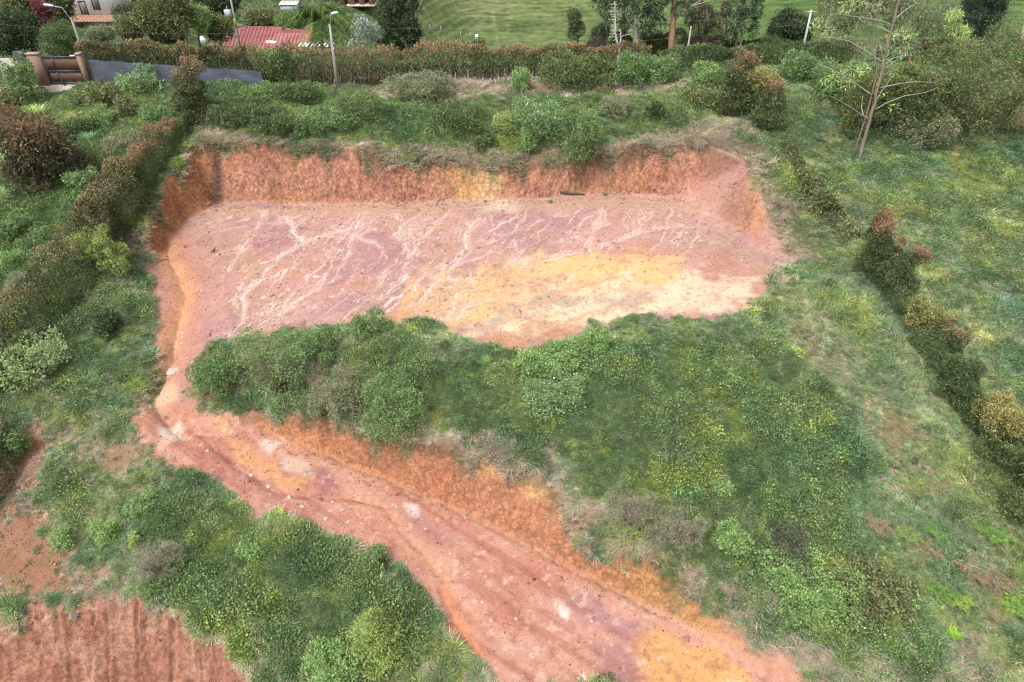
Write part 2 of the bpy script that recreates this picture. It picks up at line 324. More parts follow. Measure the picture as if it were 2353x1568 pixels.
class MB:                                         # collects shapes for one mesh
    def __init__(s): s.V = []; s.Q = []; s.T = []; s.C = []; s.n = 0
    def add(s, V, Q=None, T=None, c=(.5, .5, .5)):
        V = np.asarray(V, float); s.V.append(V)
        if Q is not None and len(Q): s.Q.append(np.asarray(Q, int) + s.n)
        if T is not None and len(T): s.T.append(np.asarray(T, int) + s.n)
        c = np.asarray(c, float); s.C.append(np.tile(c, (len(V), 1)) if c.ndim == 1 else c); s.n += len(V)
        return s
    def box(s, c, size, rz=0.0, col=(.5, .5, .5), tilt=None):
        hx, hy, hz = [q / 2 for q in size]
        v = np.array([(x, y, z) for x in (-hx, hx) for y in (-hy, hy) for z in (-hz, hz)])
        if tilt is not None: v = v @ np.array(Matrix.Rotation(tilt[0], 3, tilt[1])).T
        cr, sr = math.cos(rz), math.sin(rz); v = np.stack([v[:, 0] * cr - v[:, 1] * sr, v[:, 0] * sr + v[:, 1] * cr, v[:, 2]], -1) + np.array(c)
        return s.add(v, [(0, 1, 3, 2), (4, 6, 7, 5), (0, 4, 5, 1), (2, 3, 7, 6), (0, 2, 6, 4), (1, 5, 7, 3)], None, col)
    def tube(s, P, R, col=(.5, .5, .5), k=6, cap=True):
        P = np.asarray(P, float); n = len(P); R = np.full(n, R) if np.isscalar(R) else np.asarray(R, float)
        T = np.gradient(P, axis=0); T /= np.linalg.norm(T, axis=1, keepdims=True) + 1e-9
        up = np.array([0.31, .95, 0.05]) if abs(T[0][2]) > .5 else np.array([0, 0, 1.0])
        A = np.cross(T, up); A /= np.linalg.norm(A, axis=1, keepdims=True) + 1e-9; B = np.cross(T, A)
        an = np.arange(k) * 2 * math.pi / k
        V = (P[:, None] + (A[:, None] * np.cos(an)[None, :, None] + B[:, None] * np.sin(an)[None, :, None]) * R[:, None, None]).reshape(-1, 3)
        Q = [(i * k + j, i * k + (j + 1) % k, (i + 1) * k + (j + 1) % k, (i + 1) * k + j) for i in range(n - 1) for j in range(k)]
        Tt = []
        if cap:
            V = np.concatenate([V, P[[0, -1]]]); Tt = [(j, n * k, (j + 1) % k) for j in range(k)] + [((n - 1) * k + j, (n - 1) * k + (j + 1) % k, n * k + 1) for j in range(k)]
        c = np.asarray(col, float)
        if c.ndim == 2: c = np.repeat(c, k, 0); c = np.concatenate([c, c[[0, -1]]]) if cap else c
        return s.add(V, Q, Tt, c)
    def build(s, name, mat, parent=None, smooth=False, loc=None):
        V = np.concatenate(s.V); F = [np.concatenate(q) for q in (s.Q, s.T) if q]
        return mesh_obj(name, V, F, mat, parent, np.concatenate(s.C), loc, smooth)

# ------------------------------------------------------------------ what lies bare, in world plan
SS = 0.74
def soil(r, g, b):
    c = lin(r, g, b); return (c * .80 + c.mean() * .20) * SS
def pl(L): return gpoly(L)
BARE = [pl([(440,318),(500,332),(600,338),(700,345),(860,362),(940,380),(1050,385),(1180,395),(1290,385),(1500,370),(1600,345),(1690,325),(1748,445),(1762,500),(1800,540),(1822,590),(1765,615),(1748,690),(1700,728),(1500,733),(1370,745),(1290,792),(1180,812),(1100,790),(1000,752),(870,742),(720,752),(620,766),(540,785),(470,800),(450,860),(432,930),(400,960),(345,960),(322,925),(345,870),(372,820),(350,740),(333,650),(345,590),(330,560),(345,510),(365,470),(400,400)]),
        pl([(330,930),(440,925),(495,935),(600,946),(700,972),(840,1012),(930,1015),(1100,1065),(1230,1108),(1310,1172),(1330,1230),(1430,1290),(1560,1365),(1700,1450),(1930,1590),(1160,1590),(1050,1480),(990,1400),(950,1330),(850,1262),(700,1236),(560,1168),(430,1088),(350,1045),(300,1000)]),
        pl([(-200,1405),(0,1400),(150,1388),(300,1388),(420,1415),(500,1474),(592,1560),(640,1700),(400,1800),(-200,1800)])]
SEMI = [pl([(85,955),(140,1060),(120,1180),(240,1330),(330,1395),(0,1405),(-150,1405),(-100,1150),(40,1060)]), pl([(250,985),(345,1000),(480,1110),(400,1150),(300,1120),(140,1050),(110,970)]), pl([(640,770),(760,790),(850,850),(800,960),(700,960),(560,935),(440,930),(470,850)])]
DRYP = [pl([(445,305),(700,318),(860,338),(1000,350),(1200,358),(1330,335),(1500,310),(1640,280),(1700,285),(1770,400),(1800,480),(1850,600),(1790,640),(1740,560),(1700,470),(1640,360),(1500,390),(1300,410),(1180,405),(1000,385),(860,368),(700,350),(500,335)]),
        pl([(1500,440),(1640,430),(1760,500),(1780,620),(1700,600),(1620,540),(1540,470),(1200,470),(1200,445)]),
        pl([(1740,720),(1850,810),(1960,960),(2050,1130),(2180,1300),(2353,1500),(2353,1250),(2150,1050),(2000,880),(1850,740)]),
        pl([(860,960),(1100,1010),(1290,1090),(1420,1200),(1350,1190),(1230,1110),(1100,1065),(930,1015)]),
        pl([(1500,1290),(1750,1330),(1800,1480),(2100,1500),(2353,1480),(2353,1640),(1980,1620),(1700,1450)]),
        pl([(850,215),(1050,175),(1400,190),(1560,180),(1560,215),(1300,230),(1000,240)])]
LEAFY = [pl([(800,215),(1640,215),(1600,290),(1350,325),(1000,325),(820,300)]), pl([(480,200),(740,205),(820,260),(820,300),(700,312),(500,305)]), pl([(840,800),(1000,820),(1500,800),(1780,800),(1900,950),(1950,1080),(1800,1280),(1650,1290),(1420,1200),(1290,1080),(1100,1030),(860,985)]),
         pl([(400,1150),(560,1190),(720,1250),(870,1290),(960,1380),(900,1560),(640,1560),(480,1450),(380,1280)]), pl([(0,480),(180,420),(260,480),(200,560),(60,640),(0,640)]), pl([(1540,1290),(1500,1180),(1760,1160),(2000,1300),(2100,1480),(1850,1480),(1700,1380)])]
def soft(P, x, y, wd, ns=1.1, s=0):               # ragged membership of a patch
    d = sd_poly(x, y, P); return sstep(-wd, wd, d + wd * ns * fbm(x * .9, y * .9, 60 + s, 4))
def soft_any(Ps, x, y, wd, ns=1.1):
    t = np.zeros(np.shape(x))
    for k, P in enumerate(Ps): t = np.maximum(t, soft(P, x, y, wd, ns, k * 3))
    return t
def wl_(L): return gpoly(L)
RILLS = [(wl_(L), w_) for L, w_ in [
 ([(600,488),(582,530),(562,570),(535,600),(520,625)], .20), ([(655,500),(680,540),(692,560),(640,592),(610,620),(585,655),(555,680),(560,705)], .26), ([(692,560),(740,545),(800,528),(840,515)], .14),
 ([(832,488),(802,550),(790,600),(772,640),(752,658)], .20), ([(560,662),(600,640),(640,632),(680,612)], .16), ([(905,495),(943,530),(940,560),(900,612),(873,645)], .17),
 ([(1020,492),(985,530),(942,590),(930,640),(882,680),(835,692)], .17), ([(1108,485),(1062,540),(1072,580),(1030,622),(1000,650),(962,690),(952,742)], .22), ([(1185,498),(1105,540),(1062,585)], .15),
 ([(1485,495),(1442,550),(1345,580),(1245,592)], .17), ([(1565,518),(1470,535),(1442,550)], .18), ([(1180,560),(1192,590),(1163,615)], .16), ([(1125,688),(1062,710),(1040,735),(1000,745)], .22),
 ([(525,775),(548,735),(560,700)], .18), ([(700,585),(665,620),(640,650)], .10), ([(870,505),(820,525),(780,545)], .10), ([(1250,505),(1185,530),(1120,560)], .12), ([(1400,515),(1340,540),(1270,555)], .10), ([(740,640),(700,680),(650,720)], .12)]]
TANLINES = [(wl_(L), w_) for L, w_ in [([(1420,640),(1320,665),(1250,690),(1200,720),(1150,745)], .22), ([(1500,690),(1400,705),(1330,725),(1290,745)], .16), ([(1180,620),(1100,650),(1010,690),(960,735)], .25)]]
CHAN = wl_([(383,560),(392,600),(412,635),(428,680),(408,740),(400,800),(392,840),(368,880),(345,915),(380,970),(420,1005)])
GULLY = wl_([(440,985),(500,1035),(560,1080),(615,1120),(680,1140),(760,1140),(840,1150)])
RUT1 = wl_([(800,1140),(880,1165),(930,1225),(985,1290),(1030,1350),(1075,1420)])
FOOTG = wl_([(600,975),(700,1018),(800,1055),(900,1095),(1000,1140),(1085,1178),(1200,1240),(1350,1312),(1500,1392)])
LOWG = wl_([(1010,1350),(1075,1480),(1130,1560),(1200,1650)])
RUTS += [(CHAN, .26, .5), (CHAN, .14, .14), (GULLY, .15, .24), (RUT1, .10, .22), (FOOTG, .20, .30), (LOWG, .2, .22)] + [(L, .10, w_ * 1.0) for L, w_ in RILLS]
gr_ = [wl_([(q, 1380), (q + e, 1470), (q + 2 * e, 1595)]) for q, e in ((20, 3), (85, 5), (100, 2), (150, 4), (185, 3), (215, -3), (246, 0), (262, 1), (295, 0), (320, -4), (340, -2), (400, -4), (430, -3), (560, -10), (578, -8))]
RUTS += [(L, (.08, .26, .14, .34)[k % 4], (.07, .10, .06)[k % 3]) for k, L in enumerate(gr_)]
def mixc(C, c, m): m = np.clip(m, 0, 1)[..., None]; return C * (1 - m) + c * m
def soil_colour(x, y, z, s):
    """earth colours of the cut plot: mauve clay, ochre seams, white kaolin rills, red laterite faces"""
    n1 = fbm(x * .18, y * .25, 71, 4); n2 = fbm(x * .6, y * .9, 75, 4); n3 = fbm(x * 2.4, y * 2.8, 79, 3)
    C = mixc(np.broadcast_to(soil(210,154,142), x.shape + (3,)).copy(), soil(192,136,138), sstep(-.1, .6, n1 + .3 * n2))
    C = mixc(C, soil(212,148,126), sstep(.1, .7, -n1 + .5 * n2))
    C = mixc(C, soil(198,152,122), sstep(.15, .5, n2) * .7)
    PATCH = [([(600,530),(680,525),(720,560),(640,600),(590,580)], (182,124,126), .9, .9), ([(840,600),(930,560),(960,600),(900,640)], (184,126,128), .9, .8), ([(740,590),(800,560),(820,620),(760,650)], (186,128,130), .8, .8),
     ([(440,560),(560,540),(560,620),(470,620)], (192,146,118), .9, .9), ([(560,740),(520,680),(620,650),(700,660),(660,730)], (198,150,122), 1.1, .8), ([(1560,500),(1700,540),(1740,620),(1640,600),(1540,560)], (196,152,130), 1.0, .8),
     ([(930,745),(890,730),(1000,640),(1090,615),(1180,600),(1300,575),(1480,580),(1580,610),(1640,660),(1500,700),(1250,745),(1100,760)], (240,188,120), 1.2, 1.0), ([(1250,600),(1400,585),(1560,600),(1590,640),(1450,640),(1300,640)], (246,194,112), .9, .9),
     ([(960,700),(1010,650),(1100,630),(1080,680),(1000,735)], (228,184,134), .6, .8), ([(1180,690),(1330,650),(1560,640),(1700,640),(1740,680),(1700,725),(1480,732),(1250,750),(1080,765)], (242,212,172), 1.0, 1.0), ([(1190,690),(1280,668),(1330,690),(1230,730),(1140,740)], (196,164,140), .5, .9), ([(1360,680),(1480,670),(1500,700),(1400,715)], (198,164,142), .5, .8),
     ([(1150,800),(1100,770),(1200,750),(1330,745),(1290,790),(1200,815)], (212,150,104), .6, .9), ([(1610,590),(1660,570),(1700,600),(1680,635),(1610,640)], (200,124,98), 1.0, .55), ([(870,730),(960,680),(1000,650),(960,740),(900,750)], (222,150,96), .6, .7), ([(1330,575),(1500,560),(1560,590),(1400,590)], (208,140,108), .7, .7),
     ([(940,560),(960,590),(930,600)], (226,176,110), .4, .7), ([(1180,640),(1130,650),(1090,600),(1180,560)], (204,148,110), .6, .4)]
    for k, (L, c, wd, a) in enumerate(PATCH): C = mixc(C, soil(*c), soft(pl(L), x, y, wd * 1.2, 1.5, 100 + k) * a * np.clip(.92 + .5 * fbm(x * .8, y * 1.3, 140 + k, 4), .3, 1))
    strip = soft(pl([(430,520),(500,472),(700,474),(1000,468),(1400,448),(1560,455),(1620,500),(1400,480),(1000,492),(700,492),(560,500)]), x, y, .6, 1.3, 200)
    C = mixc(C, soil(205,160,128), strip * .8)
    C = mixc(C, soil(222,196,165), soft(pl([(1100,465),(1180,462),(1190,490),(1110,488)]), x, y, .5, 1, 205) * .8)
    # fine debris speckle on the flats
    C = mixc(C, soil(172,124,100), sstep(.35, .75, n3) * .4)
    C = mixc(C, soil(222,182,160), sstep(.40, .8, -n3) * .4)
    # dried runnels following the fall of the ground
    t = x * .92 - y * .38 + 1.1 * fbm(x * .22, y * .22, 91, 3); q = (x * .38 + y * .92)
    rg = 1 - np.abs(fbm(t * .42, q * .055, 95, 3)); flat = soft(pl([(470,500),(1560,480),(1640,560),(1200,610),(930,735),(560,760),(440,640)]), x, y, 1.0, 1, 99)
    C = mixc(C, soil(228,194,178), sstep(.91, .985, rg) * flat * .7); rg3 = 1 - np.abs(fbm(t * .75 + 40, q * .11, 295, 4)); C = mixc(C, soil(236,206,192), sstep(.95, .99, rg3) * flat * sstep(-.4, .2, n1) * .85); rg4 = 1 - np.abs(fbm(t * .6 - 25 + .3 * n2, q * .08 + .2 * n3, 315, 5)); C = mixc(C, soil(238,210,196), sstep(.955, .992, rg4) * flat * sstep(.5, -.1, n1) * .85)
    rg2 = 1 - np.abs(fbm(t * .8 + 5, q * .16, 195, 3)); C = mixc(C, soil(186,126,112), sstep(.93, .99, rg2) * flat * .45)
    RW = .62; wx = x + .35 * fbm(x * .8, y * .8, 401, 4); wy = y + .35 * fbm(x * .8, y * .8, 407, 4)
    for k, (L, wd) in enumerate(TANLINES):
        d, _ = dist_line(wx, wy, L); C = mixc(C, soil(222,168,118), np.exp(-(d / wd) ** 2) * .8)
    for k, (L, wd) in enumerate(RILLS):
        wd = wd * RW; d, pr = dist_line(wx, wy, L); br = .55 + .6 * fbm(x * 1.3, y * 1.3, 420 + k, 3); wv = wd * (.25 + .75 * vnoise(x * 1.1, y * 1.1, 440 + k))
        d2 = np.abs(d - .30 * (1 + fbm(x * .7, y * .7, 460 + k, 3))); C = mixc(C, soil(218,178,160), np.exp(-(d / (3.0 * wd)) ** 2) * (.15 + .4 * vnoise(x * 2, y * 2, 7))); C = mixc(C, soil(236,210,198), np.exp(-(d / wv) ** 2) * np.clip(br + .25, 0, .85)); C = mixc(C, soil(240,212,200), np.exp(-(d2 / (.35 * wd)) ** 2) * np.clip(br - .1, 0, .9))
    # left wash
    d, pr = dist_line(wx, wy, CHAN); C = mixc(C, soil(206,134,106), np.exp(-(d / 2.2) ** 2) * .9); C = mixc(C, soil(236,168,104), np.exp(-(d / .75) ** 2) * .8)
    C = mixc(C, soil(232,186,142), np.exp(-(d / .28) ** 2) * sstep(0, .5, fbm(x, y, 470)) * .7); C = mixc(C, soil(232,184,140), soft(pl([(335,890),(400,870),(410,910),(350,940)]), x, y, .4, 1, 480) * .8)
    C = mixc(C, soil(184,112,84), soft(SEMI[0], x, y, 1.5, 1, 490)); C = mixc(C, soil(206,142,112), soft(SEMI[1], x, y, 1.2, 1, 493) * .8); C = mixc(C, soil(176,140,108), soft(SEMI[2], x, y, 1.2, 1, 496) * .6)
    # lower road
    road = soft(BARE[1], x, y, .5, 1, 500)
    R = mixc(np.broadcast_to(soil(216,152,126), x.shape + (3,)).copy(), soil(208,134,106), sstep(-.2, .6, fbm(x * .3, y * .4, 510, 4)))
    ax = (x * .84 - y * .54); cx_ = x * .54 + y * .84                                # along / across the road
    R = mixc(R, soil(214,150,122), sstep(.05, .6, fbm(ax * .12, cx_ * 1.1, 515, 4)) * .8)
    R = mixc(R, soil(192,118,92), sstep(.2, .7, fbm(ax * .15 + 9, cx_ * 1.6, 519, 4)) * .75)
    for k, (L, c, wd, a) in enumerate([([(500,960),(540,1000),(620,1060),(700,1110),(660,1120),(570,1070),(510,1010)], (228,160,96), .35, .85), ([(560,990),(680,1030),(760,1090),(720,1120),(620,1050)], (214,146,104), .5, .7), ([(720,1080),(770,1090),(790,1120),(740,1130)], (178,112,116), .4, .9),
        ([(1290,1370),(1360,1370),(1480,1440),(1420,1460),(1320,1420)], (188,132,134), .4, .9), ([(1370,1480),(1440,1470),(1470,1568),(1400,1568)], (178,118,118), .5, .8), ([(1440,1480),(1530,1450),(1660,1510),(1760,1600),(1500,1600)], (230,166,84), .45, .95), ([(900,1170),(1000,1190),(1060,1240),(1000,1250),(920,1210)], (196,140,130), .5, .7),
        ([(370,985),(410,975),(420,1005),(385,1015)], (232,204,182), .3, .9), ([(480,1010),(600,1110),(720,1180),(700,1200),(560,1130),(450,1050)], (188,116,100), .4, .7), ([(640,1040),(700,1060),(720,1090),(660,1075)], (226,190,170), .3, .7), ([(1280,1385),(1310,1395),(1310,1430),(1290,1415)], (240,216,204), .12, .9), ([(930,1160),(960,1160),(960,1185),(940,1185)], (232,204,200), .2, .8), ([(600,1015),(640,1020),(620,1045)], (236,204,190), .2, .8), ([(840,1050),(870,1060),(880,1100),(850,1085)], (190,160,100), .2, .6)]):
        R = mixc(R, soil(*c), soft(pl(L), x, y, wd, 1.2, 520 + k) * a)
    for L, c, wd, a in ((GULLY, (164,98,72), .14, .55), (RUT1, (186,112,82), .12, .6), (RUT1, (226,162,118), .55, .5), (FOOTG, (186,140,84), .4, .6), (LOWG, (226,140,84), .35, .8)):
        d, _ = dist_line(wx, wy, L); R = mixc(R, soil(*c), np.exp(-(d / wd) ** 2) * a)
    for k, L in enumerate([[(1100,1250),(1300,1370),(1560,1560)], [(1060,1280),(1250,1410),(1480,1568)], [(1000,1240),(1150,1370),(1330,1568)], [(960,1300),(1080,1420),(1220,1568)], [(940,1200),(1200,1330),(1450,1470)]]):
        d, _ = dist_line(x, y, pl(L)); R = mixc(R, soil(176,106,80), np.exp(-(d / .22) ** 2) * (.35 + .4 * fbm(x, y, 560 + k)))
    R = mixc(R, soil(228,190,168), sstep(.5, .8, n3) * .5); R = mixc(R, soil(170,104,82), sstep(.45, .8, -n3) * .45); C = C * (1 - road[..., None]) + R * road[..., None]
    # cut faces: laterite with seams
    st = sstep(.55, 1.25, s); run = .55 * fbm(x * .7, z * .8 + y * .3, 600, 4) + .35 * fbm(x * 7.0, z * .7, 603, 3) + .35 * fbm(x * 3.5, z * 3.0, 604, 3); seam = fbm(x * .35, z * .9, 606, 3)
    Fc = mixc(np.broadcast_to(soil(196,128,98), x.shape + (3,)).copy(), soil(210,146,112), sstep(-.1, .6, run) * .8); Fc = mixc(Fc, soil(158,100,80), sstep(.1, .6, -run) * .75); fine = fbm(x * 9, z * 4.5 + y * 3, 611, 3); Fc = Fc * (1 + .30 * fine[..., None])
    Fc = mixc(Fc, soil(214,146,92), sstep(.15, .6, seam) * .5)
    back = sstep(54, 57, y)
    Fc = mixc(Fc, soil(224,168,92), back * np.exp(-((x + 3.5 + .6 * run) / 2.6) ** 2) * .85)
    Fc = mixc(Fc, soil(232,196,140), back * np.exp(-((x + 2.0 + .5 * run) / .9) ** 2) * .6)
    Fc = mixc(Fc, soil(196,128,74), sstep(-27.3, -28.6, x) * sstep(47, 50, y) * .9); Fc = mixc(Fc, soil(150,100,76), sstep(16.5, 19, x) * back * .8)
    Fc = mixc(Fc, soil(206,140,74), np.exp(-((x - 21.2 + .4 * n2) / .8) ** 2) * sstep(50, 54, y) * .7)
    Fc = mixc(Fc, soil(84,64,54), np.exp(-((x + 27.6 + .2 * n2) / .55) ** 2) * sstep(59, 60.5, y) * .85)
    front = sstep(37, 35, y) * sstep(-22, -20, x)
    Fc = mixc(Fc, soil(208,142,76), front * sstep(-9, -12, x) * .7); Fc = mixc(Fc, soil(216,138,84), front * .62); Fc = mixc(Fc, soil(234,182,108), front * sstep(-3.6, -2.6, z + .5 * n2) * sstep(-3.5, -1, x) * sstep(6, 4, x) * .9)
    Fc = mixc(Fc, soil(206,146,74), front * sstep(4.5, 8, x) * .8); Fc = mixc(Fc, soil(206,100,58), front * np.exp(-((x + 6) / 2.2) ** 2) * sstep(.0, .5, run) * .8)
    low = sstep(23.8, 23, y) * sstep(-9, -11, x)
    Lc = mixc(np.broadcast_to(soil(192,128,96), x.shape + (3,)).copy(), soil(168,106,78), sstep(0, .6, fbm(x * 1.6, z * .5, 620, 4))); Lc = mixc(Lc, soil(206,150,118), sstep(.2, .8, fbm(x * .8, z * .7, 624, 4)) * .7); Lc = mixc(Lc, soil(214,180,150), sstep(.45, .8, n3) * sstep(-8, -6.2, z) * .6)
    Lc = mixc(Lc, soil(140,88,66), sstep(.25, .7, fbm(x * 3.6, z * .15, 628, 3)) * .6)
    Fc = Fc * (1 - low[..., None]) + Lc * low[..., None]
    top = sstep(.75, .35, slope_of(x, y + .75)) * sstep(-.3, .2, n2 + .3); Fc = mixc(Fc, soil(124, 94, 74), top * .75 * (1 - low))      # dark brown band along the top of the faces
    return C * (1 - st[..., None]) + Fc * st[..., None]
def bareness(x, y):
    b = soft_any(BARE, x, y, .55, 1.3); sm = soft_any(SEMI, x, y, 1.2, 1.4)
    lip = sstep(1.6, 2.6, tin(x, y)) * sstep(.75, .45, slope_of(x, y)) * sstep(46, 50, y)        # turf lies over the lip of the cut
    sm = np.maximum(.44 * sm, .66 * soft(SEMI[0], x, y, 1.2, 1.4)); return np.maximum(b * (1 - lip), sm)
def hedge_y(x): return np.interp(x, [-60, -45, -27, -18, -4, 10, 28, 44, 54, 70], [74.6, 74.6, 74.0, 74.0, 75.6, 77.2, 81.2, 80.0, 78.0, 76])
def turf_colour(x, y):
    n = fbm(x * .25, y * .25, 700, 4); n2 = fbm(x * 1.2, y * 1.2, 706, 3)
    C = mixc(np.broadcast_to(lin(78,80,50), x.shape + (3,)).copy(), lin(94,92,62), sstep(-.2, .5, n)); C = mixc(C, lin(62,70,40), sstep(0, .6, n2))
    return mixc(C, lin(112,92,72), soft_any(DRYP, x, y, 1.0, 1.2) * .55) * 1.45
def far_colour(x, y, z):
    n = fbm(x * .02, y * .03, 800, 4); n2 = fbm(x * .05, z * .9 + y * .06, 806, 4); n3 = fbm(x * .25, y * .6, 811, 3)
    C = mixc(np.broadcast_to(lin(112,132,82), x.shape + (3,)).copy(), lin(134,140,98), sstep(-.1, .6, n)); C = mixc(C, lin(98,130,70), sstep(.0, .6, -n + .4 * n2)); C = mixc(C, lin(86,104,66), sstep(.1, .6, n2) * .55)
    C = mixc(C, lin(146,142,108), sstep(.2, .7, fbm(x * .06 + 7, z * 1.6, 815, 3)) * .4)
    bush = sstep(-34, -42, x - (y - 100) * .05) * sstep(190, 182, y)
    C = mixc(C, mixc(np.broadcast_to(lin(84,98,62), x.shape + (3,)).copy(), lin(60,80,50), sstep(0, .5, n3)), bush)
    near = sstep(112, 95, y); C = mixc(C, lin(70,84,50), near * .8)
    e = np.hypot((x + 72) / 9, (y - 163) / 5); C = mixc(C, soil(206,112,72), sstep(1.15, .8, e + .3 * n3))
    e = np.abs(y - 150 - .05 * x + 4 * n) ; C = mixc(C, soil(200,150,116), sstep(2.2, 1.2, e) * sstep(78, 90, x))
    e = np.hypot((x - 46.0) / 4.5, (y - 64) / 3.0); 
    d, _ = dist_line(x, y, gpath); C = mixc(C, lin(170,172,120), np.exp(-(d / .28) ** 2) * .55)
    fr = fbm(x * .9, y * 1.6, 830, 3); rowz = np.sin(z * 9 + 4 * fbm(x * .06, y * .06, 834, 3)) * fbm(x * .12, y * .2, 838, 3); C = C * (1 + .34 * fr + .36 * rowz)[..., None] if C.ndim == 2 else C
    return C * np.array([.56, .60, .53])
gpath = [tuple(p[:2]) for p in ground([1130, 1137, 1142, 1150], [20, 60, 85, 118])]

def build_terrain():
    def grow(a, b, s, g):
        r = [a]
        while r[-1] < b: r.append(r[-1] + s); s *= g
        return r
    xs = np.arange(-44, 44.01, .11); xr = np.array(grow(44, 420, .3, 1.13)[1:]); xs = np.concatenate([-xr[::-1], xs, xr])
    ys = [-6.0, -2, 2, 5, 8, 10, 12, 13.5]; v = 14.5
    while v < 66: ys.append(v); v += .07 if v < 36 else (.06 if 59.5 < v < 64.5 else .13)
    while v < 84: ys.append(v); v += .2
    yn = np.array(ys + [84.0]); yf = [84.0]
    while yf[-1] < 184: yf.append(yf[-1] + 1.0)
    while yf[-1] < 262: yf.append(yf[-1] + .5)
    yf = np.array(yf + grow(yf[-1], 700, 2, 1.15)[1:])
    for nm, ya, xa in (('ground', yn, xs), ('pasture_hill', yf, np.concatenate([-xr[::-1], np.arange(-44, 44.01, .5), xr]))):
        X, Y = np.meshgrid(xa, ya); x, y = X.ravel(), Y.ravel(); z = height(x, y)
        if nm == 'pasture_hill': z = z + sstep(180, 195, y) * .18 * np.sin(z * 5.5 + 3 * fbm(x * .08, y * .08, 880, 3))
        nx, ny = len(xa), len(ya); i = np.arange(nx * ny).reshape(ny, nx)
        Q = np.stack([i[:-1, :-1], i[:-1, 1:], i[1:, 1:], i[1:, :-1]], -1).reshape(-1, 4)
        if nm == 'ground':
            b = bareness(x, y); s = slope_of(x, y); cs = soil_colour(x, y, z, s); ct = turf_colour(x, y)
            thin = sstep(.25, .75, fbm(x * 1.1, y * 1.1, 720, 3) + .35)
            k = np.clip(b + 0 * thin, 0, 1)[:, None]; C = cs * k + ct * (1 - k); A = b
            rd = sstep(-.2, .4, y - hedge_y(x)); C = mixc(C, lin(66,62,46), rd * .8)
            pad = sstep(.3, -.3, np.hypot((x + 48.2) / 4, (y - 73.2) / 1.4) - 1); C = mixc(C, lin(205,196,180) * .75, pad)
            pt = sstep(1.2, .8, np.hypot((x - 49.5) / 4.5, (y - 67.5) / 2.4) + .3 * fbm(x * .5, y * .5, 730)); C = mixc(C, soil(208,168,140), pt)
        else: C = far_colour(x, y, z); A = np.zeros(len(x))
        o = mesh_obj(nm, np.stack([x, y, z], -1), Q, M['ground'], None, np.concatenate([C, A[:, None]], 1), None, True)
        tag(o, kind='structure')
build_terrain()

# ------------------------------------------------------------------ undergrowth that nobody could count: grass, dead grass, low leafy growth
def project(P):
    P = np.asarray(P, float); d = P - np.array([0, 0, CAMZ]); cp, sp = math.cos(PITCH), math.sin(PITCH)
    dep = d[..., 1] * cp - d[..., 2] * sp; up = d[..., 1] * sp + d[..., 2] * cp
    return CU + F_PX * d[..., 0] / dep, CV - F_PX * up / dep, dep
HIDE = bpy.data.collections.new('tuft_kinds')     # source meshes for the undergrowth; not linked to the scene
def blades(rng, n, L, wd, splay, curve, h0=0.6, shades=(.8, 1.2)):
    V, Q, C = [], [], []
    for k in range(n):
        a = rng.random() * 2 * math.pi; l = L * (h0 + (1 - h0) * rng.random()); sp = splay * (.25 + .75 * rng.random()); r0 = .10 * rng.random()
        ca, sa = math.cos(a), math.sin(a); b = len(V); pa = a + rng.normal() * .5; px_, py_ = -math.sin(pa) * wd / 2, math.cos(pa) * wd / 2
        g = shades[0] + (shades[1] - shades[0]) * rng.random()
        for j, t in enumerate((0, .4, .75, 1)):
            out = r0 + l * sp * (t + curve * t * t) * .8; up = l * (t * math.cos(sp * .6) - curve * .55 * t * t); ww = (1, .95, .7, .08)[j]
            V += [(ca * out - px_ * ww, sa * out - py_ * ww, up), (ca * out + px_ * ww, sa * out + py_ * ww, up)]; C += [(g * (.72 + .35 * t),) * 3] * 2
        Q += [(b + 2 * j, b + 2 * j + 1, b + 2 * j + 3, b + 2 * j + 2) for j in range(3)]
    return np.array(V), np.array(Q), np.array(C)
def sprigs(rng, n, R, H, L, wd, shades=(.65, 1.3)):
    d = rng.normal(size=(n, 3)); d[:, 2] = np.abs(d[:, 2]) * .9; d /= np.linalg.norm(d, axis=1, keepdims=True)
    rad = .45 + .55 * rng.random(n) ** .5; lump = .75 + .5 * vnoise(d[:, 0] * 2.2 + 5, d[:, 1] * 2.2 + 9 * rng.random(), int(rng.integers(999)))
    p = d * np.array([R, R, H]) * (rad * lump)[:, None]
    return leaves(rng, p, d, L, wd, shades=shades, up=.35)
def leaves(rng, p, out, L, wd, shades=(.7, 1.3), up=.3, droop=0.0, jit=.8):
    n = len(p); f = out + rng.normal(size=(n, 3)) * jit; f[:, 2] += up - droop; f /= np.linalg.norm(f, axis=1, keepdims=True) + 1e-9
    r = np.cross(f, rng.normal(size=(n, 3)) * .6 + np.array([0, 0, 1.0])); r /= np.linalg.norm(r, axis=1, keepdims=True) + 1e-9
    nn = np.cross(r, f); l = (L * (.65 + .7 * rng.random(n)))[:, None]; w_ = (wd * (.65 + .7 * rng.random(n)))[:, None]
    V = np.stack([p, p + f * l * .48 + r * w_ * .5 + nn * w_ * .18, p + f * l, p + f * l * .48 - r * w_ * .5 + nn * w_ * .18], 1).reshape(-1, 3)
    Q = np.arange(4 * n).reshape(n, 4); g = shades[0] + (shades[1] - shades[0]) * rng.random(n)
    return V, Q, np.repeat(np.stack([g, g, g], 1), 4, 0)
